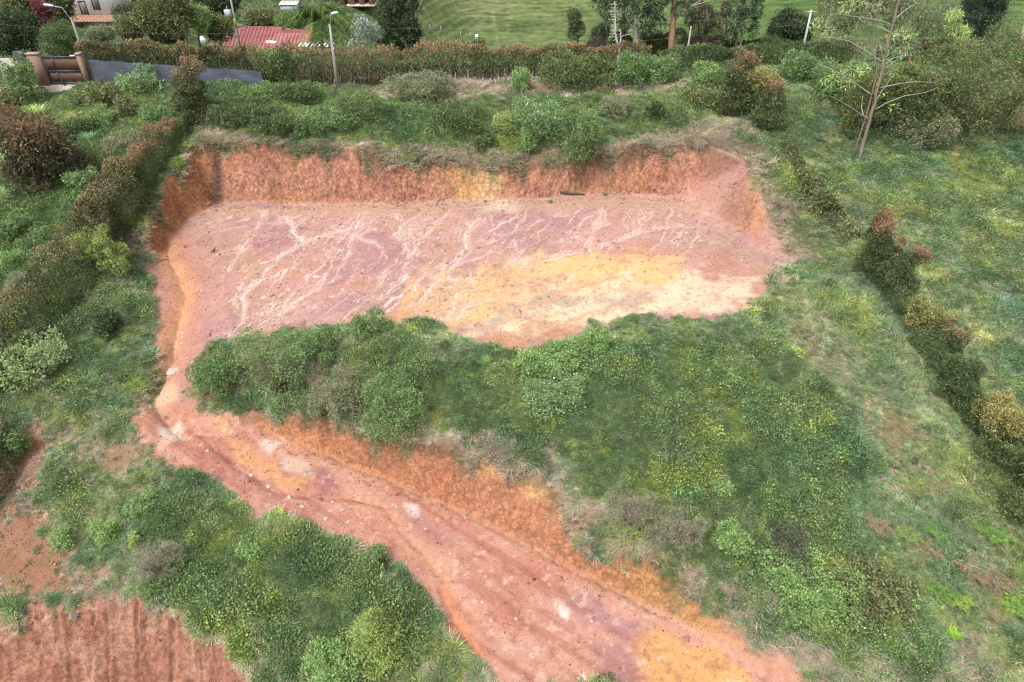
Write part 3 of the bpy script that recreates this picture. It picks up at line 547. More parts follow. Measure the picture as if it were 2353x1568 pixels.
def twigs(rng, n, L, wd):
    V, Q, C = [], [], []
    for k in range(n):
        d = rng.normal(size=3); d[2] = abs(d[2]) * .7 + .1; d /= np.linalg.norm(d); p = rng.normal(size=3) * [.18, .18, .02]; b = len(V); l = L * (.5 + .5 * rng.random()); g = .7 + .6 * rng.random(); s = np.cross(d, rng.normal(size=3)); s /= np.linalg.norm(s) + 1e-9
        m = p + d * l * .55 + rng.normal(size=3) * .07 * L; e = p + d * l + rng.normal(size=3) * .12 * L
        for q, ww in ((p, 1), (m, .8), (e, .3)): V += [q - s * wd * ww / 2, q + s * wd * ww / 2]; C += [(g, g, g)] * 2
        Q += [(b, b + 1, b + 3, b + 2), (b + 2, b + 3, b + 5, b + 4)]
    return np.array(V), np.array(Q), np.array(C)
def join(*parts):
    V, Q, C, n = [], [], [], 0
    for v, q, c in parts: V.append(v); Q.append(q + n); C.append(c); n += len(v)
    return np.concatenate(V), np.concatenate(Q), np.concatenate(C)
def kind_coll(name, makers):
    c = bpy.data.collections.new(name)
    for k, mk in enumerate(makers):
        V, Q, C = mk(np.random.default_rng(100 + k)); o = mesh_obj(f'{name}_{chr(97 + k)}', V, Q, M['tuft'], None, C); COL.objects.unlink(o); c.objects.link(o)
    return c
def scatter(name, label, cat, pts, rot, scl, tint, coll):
    """one 'stuff' object: a point mesh whose geometry nodes set a tuft on every point"""
    me = bpy.data.meshes.new(name); n = len(pts); me.vertices.add(n); me.vertices.foreach_set('co', np.asarray(pts, np.float32).ravel())
    a = me.attributes.new('rot', 'FLOAT_VECTOR', 'POINT'); a.data.foreach_set('vector', np.asarray(rot, np.float32).ravel())
    a = me.attributes.new('scl', 'FLOAT_VECTOR', 'POINT'); a.data.foreach_set('vector', np.asarray(scl, np.float32).ravel())
    a = me.attributes.new('tint', 'FLOAT_COLOR', 'POINT'); a.data.foreach_set('color', np.concatenate([np.clip(tint, 0, 1), np.ones((n, 1))], 1).astype(np.float32).ravel())
    o = bpy.data.objects.new(name, me); COL.objects.link(o)
    ng = bpy.data.node_groups.new(name + '_growth', 'GeometryNodeTree'); ng.interface.new_socket('Geometry', in_out='INPUT', socket_type='NodeSocketGeometry'); ng.interface.new_socket('Geometry', in_out='OUTPUT', socket_type='NodeSocketGeometry')
    N = ng.nodes; gi = N.new('NodeGroupInput'); go = N.new('NodeGroupOutput'); ip = N.new('GeometryNodeInstanceOnPoints'); ci = N.new('GeometryNodeCollectionInfo')
    ci.inputs['Collection'].default_value = coll; ci.inputs['Separate Children'].default_value = True; ci.inputs['Reset Children'].default_value = True; ip.inputs['Pick Instance'].default_value = True
    def attr(nm, ty): q = N.new('GeometryNodeInputNamedAttribute'); q.data_type = ty; q.inputs['Name'].default_value = nm; return q
    r = attr('rot', 'FLOAT_VECTOR'); er = N.new('FunctionNodeEulerToRotation'); s = attr('scl', 'FLOAT_VECTOR'); ix = N.new('FunctionNodeRandomValue'); ix.data_type = 'INT'
    ix.inputs[4].default_value = 0; ix.inputs[5].default_value = len(coll.objects) - 1
    L = ng.links; L.new(gi.outputs[0], ip.inputs['Points']); L.new(ci.outputs[0], ip.inputs['Instance']); L.new(r.outputs[0], er.inputs[0]); L.new(er.outputs[0], ip.inputs['Rotation']); L.new(s.outputs[0], ip.inputs['Scale']); L.new(ix.outputs[2], ip.inputs['Instance Index']); L.new(ip.outputs[0], go.inputs[0])
    md = o.modifiers.new('growth', 'NODES'); md.node_group = ng
    return tag(o, label, cat, kind='stuff')
VG = 2.1
def greens(*cs):
    a = np.array([lin(*c) for c in cs]); return (a * .66 + a.mean(1, keepdims=True) * .34) * VG
def pick(rng, pal, n, w_=None, jit=.12):
    i = rng.choice(len(pal), n, p=w_); c = pal[i] * (1 + jit * rng.normal(size=(n, 1)))
    return c * (1 + .05 * rng.normal(size=(n, 3)))
def undergrowth():
    rng = np.random.default_rng(11)
    K_grass = kind_coll('grass_tuft', [lambda r: blades(r, 34, .44, .026, .95, .60), lambda r: blades(r, 36, .36, .024, 1.1, .7), lambda r: blades(r, 28, .56, .028, .85, .6), lambda r: join(blades(r, 22, .40, .025, 1.0, .8), sprigs(r, 16, .26, .20, .075, .045))])
    K_leafy = kind_coll('leafy_clump', [lambda r: sprigs(r, 115, .40, .42, .095, .055), lambda r: join(sprigs(r, 90, .36, .36, .11, .055), blades(r, 14, .5, .022, .8, .5)), lambda r: join(sprigs(r, 100, .40, .38, .085, .050), twigs(r, 10, .55, .013)), lambda r: join(sprigs(r, 90, .42, .28, .085, .034), blades(r, 16, .5, .022, .8, .5), twigs(r, 4, .5, .012))])
    K_dry = kind_coll('dead_grass_tuft', [lambda r: blades(r, 36, .42, .024, 1.15, .7, .4, (.65, 1.25)), lambda r: join(blades(r, 28, .40, .024, 1.2, .8, .3, (.65, 1.25)), twigs(r, 14, .5, .016)), lambda r: blades(r, 40, .34, .022, 1.1, .6, .4, (.65, 1.25))])
    N = 860000
    x = rng.uniform(-48, 52, N); y = rng.uniform(14.5, 82, N); z0 = tin(x, y); u, v, dep = project(np.stack([x, y, z0], -1))
    keep = (u > -240) & (u < 2600) & (v < 1800); x, y = x[keep], y[keep]
    # a little thinner far off, where single tufts no longer show
    k2 = rng.random(len(x)) < np.interp(y, [20, 45, 75], [1, .85, .62]); x, y = x[k2], y[k2]
    b = bareness(x, y); s = slope_of(x, y); dry = soft_any(DRYP, x, y, 1.1, 1.5); leafy = soft_any(LEAFY, x, y, 1.4, 1.5)
    big = fbm(x * .16, y * .16, 900, 4); mid = fbm(x * .5, y * .5, 905, 4); cl = fbm(x * .28 + 4, y * .28, 910, 3)
    lot = ((x > -30.5) & (x < 29)).astype(float)
    nope = np.maximum(b, 0); nope = np.maximum(nope, sstep(.2, .9, y - hedge_y(x))) ; nope = np.maximum(nope, (np.hypot((x + 48.2) / 4, (y - 73.2) / 1.6) < 1) * 1.0); nope = np.maximum(nope, (np.hypot((x - 49.5) / 4.5, (y - 67.5) / 2.4) < .9) * 1.0)
    r = rng.random(len(x)); alive = r > nope * 1.03 + .04
    edge = sstep(.15, .6, b) * (1 - sstep(.8, .98, b))
    right = sstep(20, 24, x) * sstep(60, 40, y)
    trk = soft(DRYP[2], x, y, 1.0, 1.4, 6)
    p_dry = np.clip(.27 + .72 * dry + .5 * edge + .25 * sstep(.25, .6, big) + .3 * sstep(.7, 1.1, s) - .12 * leafy - .45 * trk - .25 * sstep(16, 20, x) * sstep(34, 28, y), .04, .93)
    p_leaf = np.clip(.20 + .46 * leafy + .28 * sstep(-.1, .5, mid) - .25 * right + .15 * sstep(-33, -36, x), .05, .85) * (1 - p_dry)
    t = rng.random(len(x)); kd = np.where(t < p_dry, 2, np.where(t < p_dry + p_leaf, 1, 0))
    # sparse stubble on the cut faces and tan margins
    face = (b > .6) & (s > .6) & (y > 50) & (rng.random(len(x)) < .13 + .35 * sstep(6, 14, x)); kd[face] = 2
    scat = (b > .7) & (s < .6) & (rng.random(len(x)) < .012 + .05 * sstep(57.5, 60, y) + .10 * sstep(14, 19, x) * sstep(44, 50, y)); kd[scat] = 2
    alive |= face | scat
    x, y, kd, dry, leafy, b, s, big, mid, cl, face, scat, trk, right = [q[alive] for q in (x, y, kd, dry, leafy, b, s, big, mid, cl, face, scat, trk, right)]
    z = height(x, y) - .03; n = len(x)
    vig = np.clip(.80 + .75 * cl + .40 * mid, .3, 1.9) * (1 - .45 * sstep(.1, .7, b)) * (1 - .35 * trk)
    rot = np.stack([rng.normal(size=n) * .16, rng.normal(size=n) * .16, rng.random(n) * 6.283], -1)
    sc = np.minimum(vig * np.exp(rng.normal(size=n) * .25), 1.75); sc[face] *= .8; rimy = (kd == 2) & (dry > .5) & ~face & ~scat & (y > 52); sc[rimy] *= 1.3; sc[scat] *= .42; sc = np.where(kd == 1, np.clip(sc, .5, 1.6) * (1 + .12 * leafy), sc)
    pal_g = greens((104,134,74), (120,148,84), (92,120,64), (130,142,98), (148,156,108)); pal_l = greens((84,112,56), (100,128,62), (72,96,50), (116,142,66), (96,116,66)); pal_d = greens((166,150,128), (150,134,116), (180,164,136), (136,124,110), (156,138,106))
    tint = np.zeros((n, 3))
    m = kd == 0; tint[m] = pick(rng, pal_g, m.sum()); m = kd == 1; tint[m] = pick(rng, pal_l, m.sum(), None, .22); m = kd == 2; tint[m] = pick(rng, pal_d, m.sum())
    hue = fbm(x * .33, y * .33, 930, 4)[:, None]; tint = np.where((kd < 2)[:, None], tint * (1 + hue * np.array([.30, .18, .10])), tint * (1 + .18 * hue))
    blu = sstep(.2, .6, fbm(x * .4 + 3, y * .4, 940, 3))[:, None]; tint = np.where((kd < 2)[:, None], tint * (1 - blu * np.array([.08, .0, -.08])), tint)
    yl = sstep(.3, .7, fbm(x * .7 + 8, y * .7, 950, 3))[:, None]; tint = np.where((kd < 2)[:, None], tint * (1 + yl * np.array([.35, .22, -.1])), tint)
    tint[face] = tint[face] * np.array([1.05, .82, .66])
    P = np.stack([x, y, z], -1); S = np.stack([sc, sc, sc * (.85 + .3 * rng.random(n))], -1)
    print('tufts', n, [(kd == k).sum() for k in range(3)])
    for k, nm, lb, ct, K in ((0, 'grass', 'long green and pale grass covering the hillside plots', 'grass', K_grass), (1, 'ground_cover', 'low leafy weeds and brambles spreading over the banks', 'undergrowth', K_leafy), (2, 'dead_grass', 'grey tan dead grass along the cut edges and track', 'dry grass', K_dry)):
        m = kd == k; scatter(nm, lb, ct, P[m], rot[m], S[m], tint[m], K)
    # pasture and scrub beyond the hedge
    N = 160000; x = rng.uniform(-150, 190, N); y = rng.uniform(82, 235, N); u, v, dep = project(np.stack([x, y, tin(x, y)], -1)); kp = (u > -150) & (u < 2500) & (v > -60); x, y, u, v = x[kp], y[kp], u[kp], v[kp]
    scrub = sstep(-34, -42, x - (y - 100) * .05) * sstep(195, 186, y); near = sstep(125, 100, y); p = np.maximum(scrub * .55, near * .8) + .05 * sstep(.2, .6, fbm(x * .06, y * .06, 960, 3))
    kp = rng.random(len(x)) < p; x, y, near = x[kp], y[kp], near[kp]; n = len(x)
    sc = np.exp(rng.normal(size=n) * .35) * (1.2 + .3 * near) * np.where(y > 165, .8, 1.0); tint = pick(rng, greens((84,112,60), (104,128,70), (70,96,54), (120,128,78)), n)
    scatter('scrub', 'rough green scrub on the slopes beyond the long hedge', 'scrub', np.stack([x, y, height(x, y) - .05], -1), np.stack([rng.normal(size=n) * .1, rng.normal(size=n) * .1, rng.random(n) * 6.28], -1), np.stack([sc] * 3, -1), tint, K_leafy)
undergrowth()
def rubble():
    """loose crumbs of earth and small stones lying on the bare ground"""
    rng = np.random.default_rng(21)
    def clod(r):
        import bmesh
        bm = bmesh.new(); bmesh.ops.create_icosphere(bm, subdivisions=1, radius=.5); V = np.array([v.co for v in bm.verts]); T = np.array([[v.index for v in f.verts] for f in bm.faces]); bm.free()
        V = V * (.7 + .6 * r.random((len(V), 1))) * np.array([1, .8 + .4 * r.random(), .55]); return V, T, np.ones((len(V), 3))
    K = kind_coll('earth_crumb', [clod, clod, clod]); N = 260000
    x = rng.uniform(-38, 25, N); y = rng.uniform(14.8, 64.5, N); z0 = tin(x, y); u, v, dep = project(np.stack([x, y, z0], -1)); k = (u > -150) & (u < 2500) & (v < 1750); x, y = x[k], y[k]
    b = bareness(x, y); s = slope_of(x, y); foot = sstep(.5, .9, slope_of(x, y + 1.0)) * sstep(.7, .4, s); cl = fbm(x * .5, y * .5, 970, 4); lowleft = soft_any(SEMI[:1], x, y, 1, 1)
    k = rng.random(len(x)) < b * (.05 + .22 * foot + .10 * sstep(.0, .6, cl) + .35 * lowleft) * np.interp(y, [20, 60], [1, .75]) * np.where(s > .7, .5, 1); x, y, s, lowleft = x[k], y[k], s[k], lowleft[k]; n = len(x); z = height(x, y)
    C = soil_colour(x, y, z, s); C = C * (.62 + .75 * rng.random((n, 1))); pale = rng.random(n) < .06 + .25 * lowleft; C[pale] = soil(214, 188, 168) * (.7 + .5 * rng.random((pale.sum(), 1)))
    sc = np.minimum(.035 + .045 * rng.random(n) ** 2.5 + .0009 * y, .16) * (1 + 1.2 * (rng.random(n) < .03)); scatter('rubble', 'small crumbs of earth and stones lying on the bare ground', 'rubble', np.stack([x, y, z + sc * .08], -1), rng.random((n, 3)) * np.array([.5, .5, 6.28]), np.stack([sc] * 3, -1), C, K)
rubble()

# ------------------------------------------------------------------ plants one can tell apart
PG = 1.95
def pal(*cs):
    a = np.array([lin(*c) for c in cs]) * np.array([1.06, 1.0, .86]); return (a * .66 + a.mean(1, keepdims=True) * .34) * PG
STY = {   # palette, leaf length, leaf width, share of leaf cover, droop, tip colours at the top of the growth
 'green':   dict(p=pal((92,122,66),(108,140,76),(76,104,58)), L=.13, W=.07, cov=1.5),
 'dark':    dict(p=pal((76,98,56),(90,112,62),(66,86,50)), L=.13, W=.07, cov=1.7),
 'deep':    dict(p=pal((54,76,48),(66,88,52),(46,64,44),(78,96,56)), L=.20, W=.11, cov=1.7),
 'bright':  dict(p=pal((102,140,66),(114,148,74),(90,122,60),(122,152,82)), L=.16, W=.075, cov=1.3),
 'lime':    dict(p=pal((128,148,68),(116,136,62),(142,156,80)), L=.12, W=.06, cov=1.3),
 'pale':    dict(p=pal((118,142,82),(132,154,96),(100,124,72)), L=.22, W=.09, cov=1.1, droop=.35),
 'grey':    dict(p=pal((104,116,82),(116,124,92),(92,102,72),(126,126,98)), L=.12, W=.06, cov=1.2),
 'silver':  dict(p=pal((112,130,126),(130,146,144),(96,114,108),(124,132,130)), L=.22, W=.12, cov=.9),
 'olive':   dict(p=pal((104,112,66),(88,100,58),(120,122,72),(76,90,54)), L=.20, W=.10, cov=1.6),
 'rusttop': dict(p=pal((84,98,58),(70,88,52),(98,106,60)), L=.14, W=.07, cov=1.7, tip=pal((142,104,74),(130,96,68),(150,116,80),(112,104,62)), tz=.84),
 'hedge': dict(p=pal((66,80,46),(56,70,42),(82,88,52),(50,62,40)), L=.13, W=.07, cov=1.7, tip=pal((146,118,84),(134,108,74),(128,114,72),(104,104,64)), tz=.93),
 'rust': dict(p=pal((66,74,48),(82,80,54),(98,80,56),(56,66,46)), L=.30, W=.09, cov=1.5, droop=.4, tip=pal((116,88,62),(102,82,58),(84,82,56)), tz=.76),
 'redtip':  dict(p=pal((78,98,56),(66,86,50),(92,110,62)), L=.12, W=.065, cov=1.7, tip=pal((162,98,80),(146,96,74),(124,104,68),(96,104,62)), tz=.86),
 'yeltip':  dict(p=pal((84,102,54),(72,90,50),(100,112,56)), L=.13, W=.07, cov=1.6, tip=pal((150,144,66),(136,134,60),(148,130,66),(112,120,58)), tz=.66),
 'yellow':  dict(p=pal((126,132,62),(144,142,66),(108,116,56),(92,104,52)), L=.13, W=.07, cov=1.5),
 'brown':   dict(p=pal((86,76,68),(98,86,76),(70,64,58),(80,82,62)), L=.16, W=.06, cov=1.0),
 'purple':  dict(p=pal((78,84,68),(72,74,66),(86,90,70),(76,92,58)), L=.16, W=.07, cov=1.3),
 'redleaf': dict(p=pal((104,52,64),(84,44,56),(124,62,68)), L=.22, W=.10, cov=1.4),
 'gum':     dict(p=pal((104,118,82),(90,106,72),(120,130,94),(112,106,88)), L=.36, W=.08, cov=1.0, droop=.9),
 'gumgreen':dict(p=pal((136,164,78),(116,148,70),(154,174,90)), L=.30, W=.075, cov=.7, droop=.9),
 'gumdark': dict(p=pal((70,92,64),(82,104,70),(60,80,58)), L=.32, W=.10, cov=1.7, droop=.6),
 'pine':    dict(p=pal((44,70,56),(56,82,62),(38,60,50)), L=.30, W=.05, cov=1.6),
 'conifer': dict(p=pal((118,142,58),(104,130,54),(134,152,64)), L=.16, W=.05, cov=1.2),
 'fernleaf':dict(p=pal((104,138,72),(90,120,64),(116,148,80)), L=.16, W=.06, cov=1.2),
 'orangefl':dict(p=pal((88,106,58),(74,94,54),(100,118,62)), L=.14, W=.08, cov=1.6, fl=(lin(206,132,60), .03)),
 'whitefl': dict(p=pal((98,128,78),(86,120,68),(114,148,88)), L=.14, W=.07, cov=1.4, fl=(lin(232,230,214), .035)),
 'twig':    dict(p=pal((138,132,116),(122,118,102),(98,108,76)), L=.22, W=.014, cov=1.0),
}
BARK = lin(126,112,98) * .8
def leaf_cover(rng, lobes, st, n, zlo, zhi):
    lobes = np.asarray(lobes, float); c = lobes[:, :3]; r = lobes[:, 3:6]
    wgt = (r[:, 0] * r[:, 1] + r[:, 0] * r[:, 2] + r[:, 1] * r[:, 2]); i = rng.choice(len(lobes), int(n * 1.6), p=wgt / wgt.sum())
    d = rng.normal(size=(len(i), 3)); d[:, 2] += .25; d /= np.linalg.norm(d, axis=1, keepdims=True)
    lump = .80 + .30 * vnoise(d[:, 0] * 2.6 + i * 3.1, d[:, 2] * 2.6 + d[:, 1] * 1.7, 5)
    rad = np.where(rng.random(len(i)) < .78, .84 + .16 * rng.random(len(i)), .35 + .5 * rng.random(len(i))) * lump; rad = np.where(rng.random(len(i)) < .14, 1 + .55 * rng.random(len(i)) ** 2, rad)
    p = c[i] + d * r[i] * rad[:, None]
    deep = np.zeros(len(i), bool)
    for k in range(len(lobes)): deep |= (((p - c[k]) / (r[k] * .62)) ** 2).sum(1) < 1
    keep = ~deep | (rng.random(len(i)) < .12); p, d = p[keep][:n], d[keep][:n]; n = len(p)
    V, Q, g = leaves(rng, p, d, st['L'], st['W'], (.72, 1.28), .3, st.get('droop', 0))
    col = st['p'][rng.choice(len(st['p']), n)]
    cl = fbm(p[:, 0] * 1.3 + 31, p[:, 2] * 1.3 + p[:, 1] * .9, 77, 3)[:, None]; col = col * (1 + .25 * cl)
    if 'tip' in st:
        f = (p[:, 2] - zlo) / (zhi - zlo + 1e-6) + .11 * rng.normal(size=n) + .12 * cl[:, 0]; m = f > st['tz']; col[m] = st['tip'][rng.choice(len(st['tip']), m.sum())]
    if 'fl' in st:
        m = (rng.random(n) < st['fl'][1] * (1 + 1.6 * cl[:, 0])); col[m] = st['fl'][0]
    return V, Q, g * np.repeat(col, 4, 0)
def auto_lobes(rng, w, h, d=None, nl=None, shape='bush'):
    d = d or w; nl = nl or int(np.clip(6 + w * 3, 6, 16)); L = []
    if shape == 'column':
        for k in range(nl + 5):
            t = (k + .5) / (nl + 5); q = w * .5 * (1 - .75 * t ** 1.8) ; L.append((rng.normal() * .12 * w, rng.normal() * .12 * w, h * (.05 + .88 * t), q * .85, q * .85, h / (nl + 5) * 1.5))
    elif shape == 'cone':
        for k in range(nl + 6):
            t = (k + .5) / (nl + 6); a = k * 2.4; q = w * .5 * (1 - t) + .06; L.append((math.cos(a) * q * .55, math.sin(a) * q * .55, h * (.06 + .9 * t), q * .62, q * .62, h / (nl + 6) * 1.3))
    else:
        L.append((0, 0, h * .40, w * .27, d * .27, h * .36))
        ex, ey = 1 + .25 * rng.normal(), 1 + .25 * rng.normal()
        for k in range(nl * 2):
            a = k * 2.399 + rng.random() * 1.2; rr = .12 + .38 * rng.random() ** .6; zc = h * (.12 + .74 * rng.random()); q = .075 + .15 * rng.random() ** 1.5
            sh = 1 - .6 * max(0, zc / h - .45)
            L.append((math.cos(a) * rr * w * sh * np.clip(ex, .75, 1.2), math.sin(a) * rr * d * sh * np.clip(ey, .75, 1.2), zc, w * q, d * q, min(h * .3, w * q * 1.2)))
    return L
PROJ_CACHE = {}
def box_to_ground(u0, v0, u1, v1, Y=None):
    """ground point, width and height of a rounded plant that fills this box of the photograph"""
    uc, vc = (u0 + u1) / 2, (v0 + v1) / 2; vb = v1; g = None
    for _ in range(6):
        g = at_y(uc, vb, Y) if Y else ground(uc, vb)[0]
        if Y: g[2] = height(np.array([g[0]]), np.array([g[1]]))[0]
        uu, vv, dep = project(g); w = (u1 - u0) / F_PX * dep
        _, vt, _ = project(g + np.array([0, 0, 1.0])); _, vd, _ = project(g + np.array([0, 1.0, 0])); vs = abs(vv - vt); ds = abs(vv - vd)
        A = (v1 - v0) / 2; q = A * A - (w / 2 * ds) ** 2; h = 2 * math.sqrt(max(q, (.25 * A) ** 2)) / vs
        h = max(h, .4 * w)
        if Y: break
        _, vcen, _ = project(g + np.array([0, 0, h / 2])); vb += (vc - vcen) * .9
    g = g.copy(); g[2] = height(np.array([g[0]]), np.array([g[1]]))[0] - .04
    return g, float(w), float(h)
NPL = [0]
def stems(rng, mb, w, h, n, r0, col):
    for k in range(n):
        a = rng.random() * 6.28; q = .18 + .2 * rng.random(); P = [(0.04 * math.cos(a), .04 * math.sin(a), -.15), (math.cos(a) * q * w * .4, math.sin(a) * q * w * .4, h * .35), (math.cos(a) * q * w, math.sin(a) * q * w, h * (.6 + .2 * rng.random()))]
        mb.tube(P, [r0, r0 * .7, r0 * .3], col, 5)
def shrub(label, cat, style, box, name='shrub', Y=None, shape='bush', group=None, nmul=1.0, part='foliage', bare=0, wh=None, stemcol=BARK):
    NPL[0] += 1; rng = np.random.default_rng(500 + NPL[0]); st = dict(STY[style])
    if wh: g = ground(box[0], box[1])[0] if Y is None else at_y(box[0], box[1], Y); w, h = wh; g = g.copy(); g[2] = height(np.array([g[0]]), np.array([g[1]]))[0] - .04
    else: g, w, h = box_to_ground(*box, Y=Y)
    if shape == 'bush' and not wh and name in ('bush', 'bramble', 'shrub') and g[1] < 73 and g[0] < 24: h *= .72; w *= 1.06
    _, _, dep = project(g); f = max(1.0, dep / 46.0); st['L'] *= f; st['W'] *= f
    root = thing(name, label, cat, g, rng.random() * 6.28, group); L = auto_lobes(rng, w * 1.12, h * 1.06, None, None, shape)
    area = math.pi * w * (h + w * .5); n = int(np.clip(nmul * st['cov'] * 2.0 * area / (st['L'] * st['W']), 120, 24000))
    V, Q, C = leaf_cover(rng, L, st, n, 0, h); mesh_obj(part, V, Q, M['leaf'], root, C)
    mb = MB(); stems(rng, mb, w, h, 5 + bare, .03 + .012 * h, stemcol); mb.build('stem', M['bark'], root)
    return root
def px_tree(label, cat, name, Y, base, trunks, lobes, style, limbs=(), r0=.2, bark=BARK, nmul=1.0, dy=None, group=None, crown='crown', extra=None, seed=0, twig=0):
    """a tree whose trunk, limbs and leaf masses were measured off the photograph and stand at distance Y"""
    NPL[0] += 1; rng = np.random.default_rng(900 + NPL[0] + seed); st = dict(STY[style]) if style else None
    b = at_y(base[0], base[1], Y) if Y else ground(*base)[0]; Y = b[1]; zg = height(np.array([b[0]]), np.array([b[1]]))[0]; g = np.array([b[0], b[1], zg - .05]); root = thing(name, label, cat, g, 0, group)
    sc = project(b)[2] / F_PX
    def W(u, v, o=0): return at_y(u, v, Y + o) - g
    mb = MB()
    for k, tr in enumerate(trunks):
        P = [W(*q) for q in tr['p']]
        if k == 0 or tr.get('root'): P = [P[0] * np.array([1, 1, 0]) + np.array([0, 0, -.3])] + P if P[0][2] > .3 else [P[0] - np.array([0, 0, .4])] + P
        P = np.array(P); t = np.linspace(0, 1, len(P)); tt = np.linspace(0, 1, max(len(P) * 3, 8)); P = np.stack([np.interp(tt, t, P[:, j]) for j in range(3)], 1); P[1:-1, :2] += rng.normal(size=(len(P) - 2, 2)) * .03
        ra = tr.get('r', r0); re = tr.get('e', ra * .35); c = np.array(tr.get('c', bark)); mb.tube(P, ra + (re - ra) * tt, np.tile(c, (len(tt), 1)) * (1 + .12 * rng.normal(size=(len(tt), 1))), 8)
    mb.build('trunk', M['bark'], root, True)
    if len(limbs):
        mb = MB()
        for lb in limbs:
            P = np.array([W(*q) for q in lb['p']]); m = len(P); ra = lb.get('r', r0 * .35)
            if 'o' in lb: P[:, 1] += np.linspace(0, lb['o'], m)
            t = np.linspace(0, 1, m); tt = np.linspace(0, 1, m * 3); P = np.stack([np.interp(tt, t, P[:, j]) for j in range(3)], 1)
            mb.tube(P, np.linspace(ra, ra * .3, len(tt)), lb.get('c', bark), 5)
        mb.build('branches', M['bark'], root)
    if st is not None:
        f = max(1.0, b[1] / 62.0); st['L'] *= f; st['W'] *= f; LL = []; A = 0
        for q in lobes:
            c = W(q[0], q[1], q[4] if len(q) > 4 else rng.normal() * q[2] * sc * .4); ru, rv = q[2] * sc, q[3] * sc * 1.05; LL.append((*c, ru, (ru + rv) / 2, rv)); A += 4 * ru * rv * 3.1
        n = int(np.clip(nmul * st['cov'] * 1.5 * A / (st['L'] * st['W']), 200, 14000)); zs = [l[2] for l in LL]
        if twig:                                   # fine dead twigs through an open crown
            tw = MB(); 
            for k in range(twig):
                l = LL[int(rng.integers(len(LL)))]; d = rng.normal(size=3); d /= np.linalg.norm(d); p = np.array(l[:3]) + rng.normal(size=3) * np.array(l[3:6]) * .4; q = p + d * np.array(l[3:6]) * .9
                tw.tube([p, (p + q) / 2 + rng.normal(size=3) * .1, q], [.03, .02, .01], lin(140, 126, 112) * .8, 4, False)
            tw.build('twigs', M['bark'], root)
        V, Q, C = leaf_cover(rng, LL, st, n, min(zs) - 1, max(zs) + 1); mesh_obj(crown, V, Q, M['leaf'], root, C)
    return root
def rl(rng, u0, v0, u1, v1, n, r, ry=.8):         # random leaf masses inside a box of the photograph
    return [(rng.uniform(u0 + r, u1 - r), rng.uniform(v0 + r * ry, v1 - r * ry), r * rng.uniform(.7, 1.25), r * ry * rng.uniform(.7, 1.25)) for _ in range(n)]
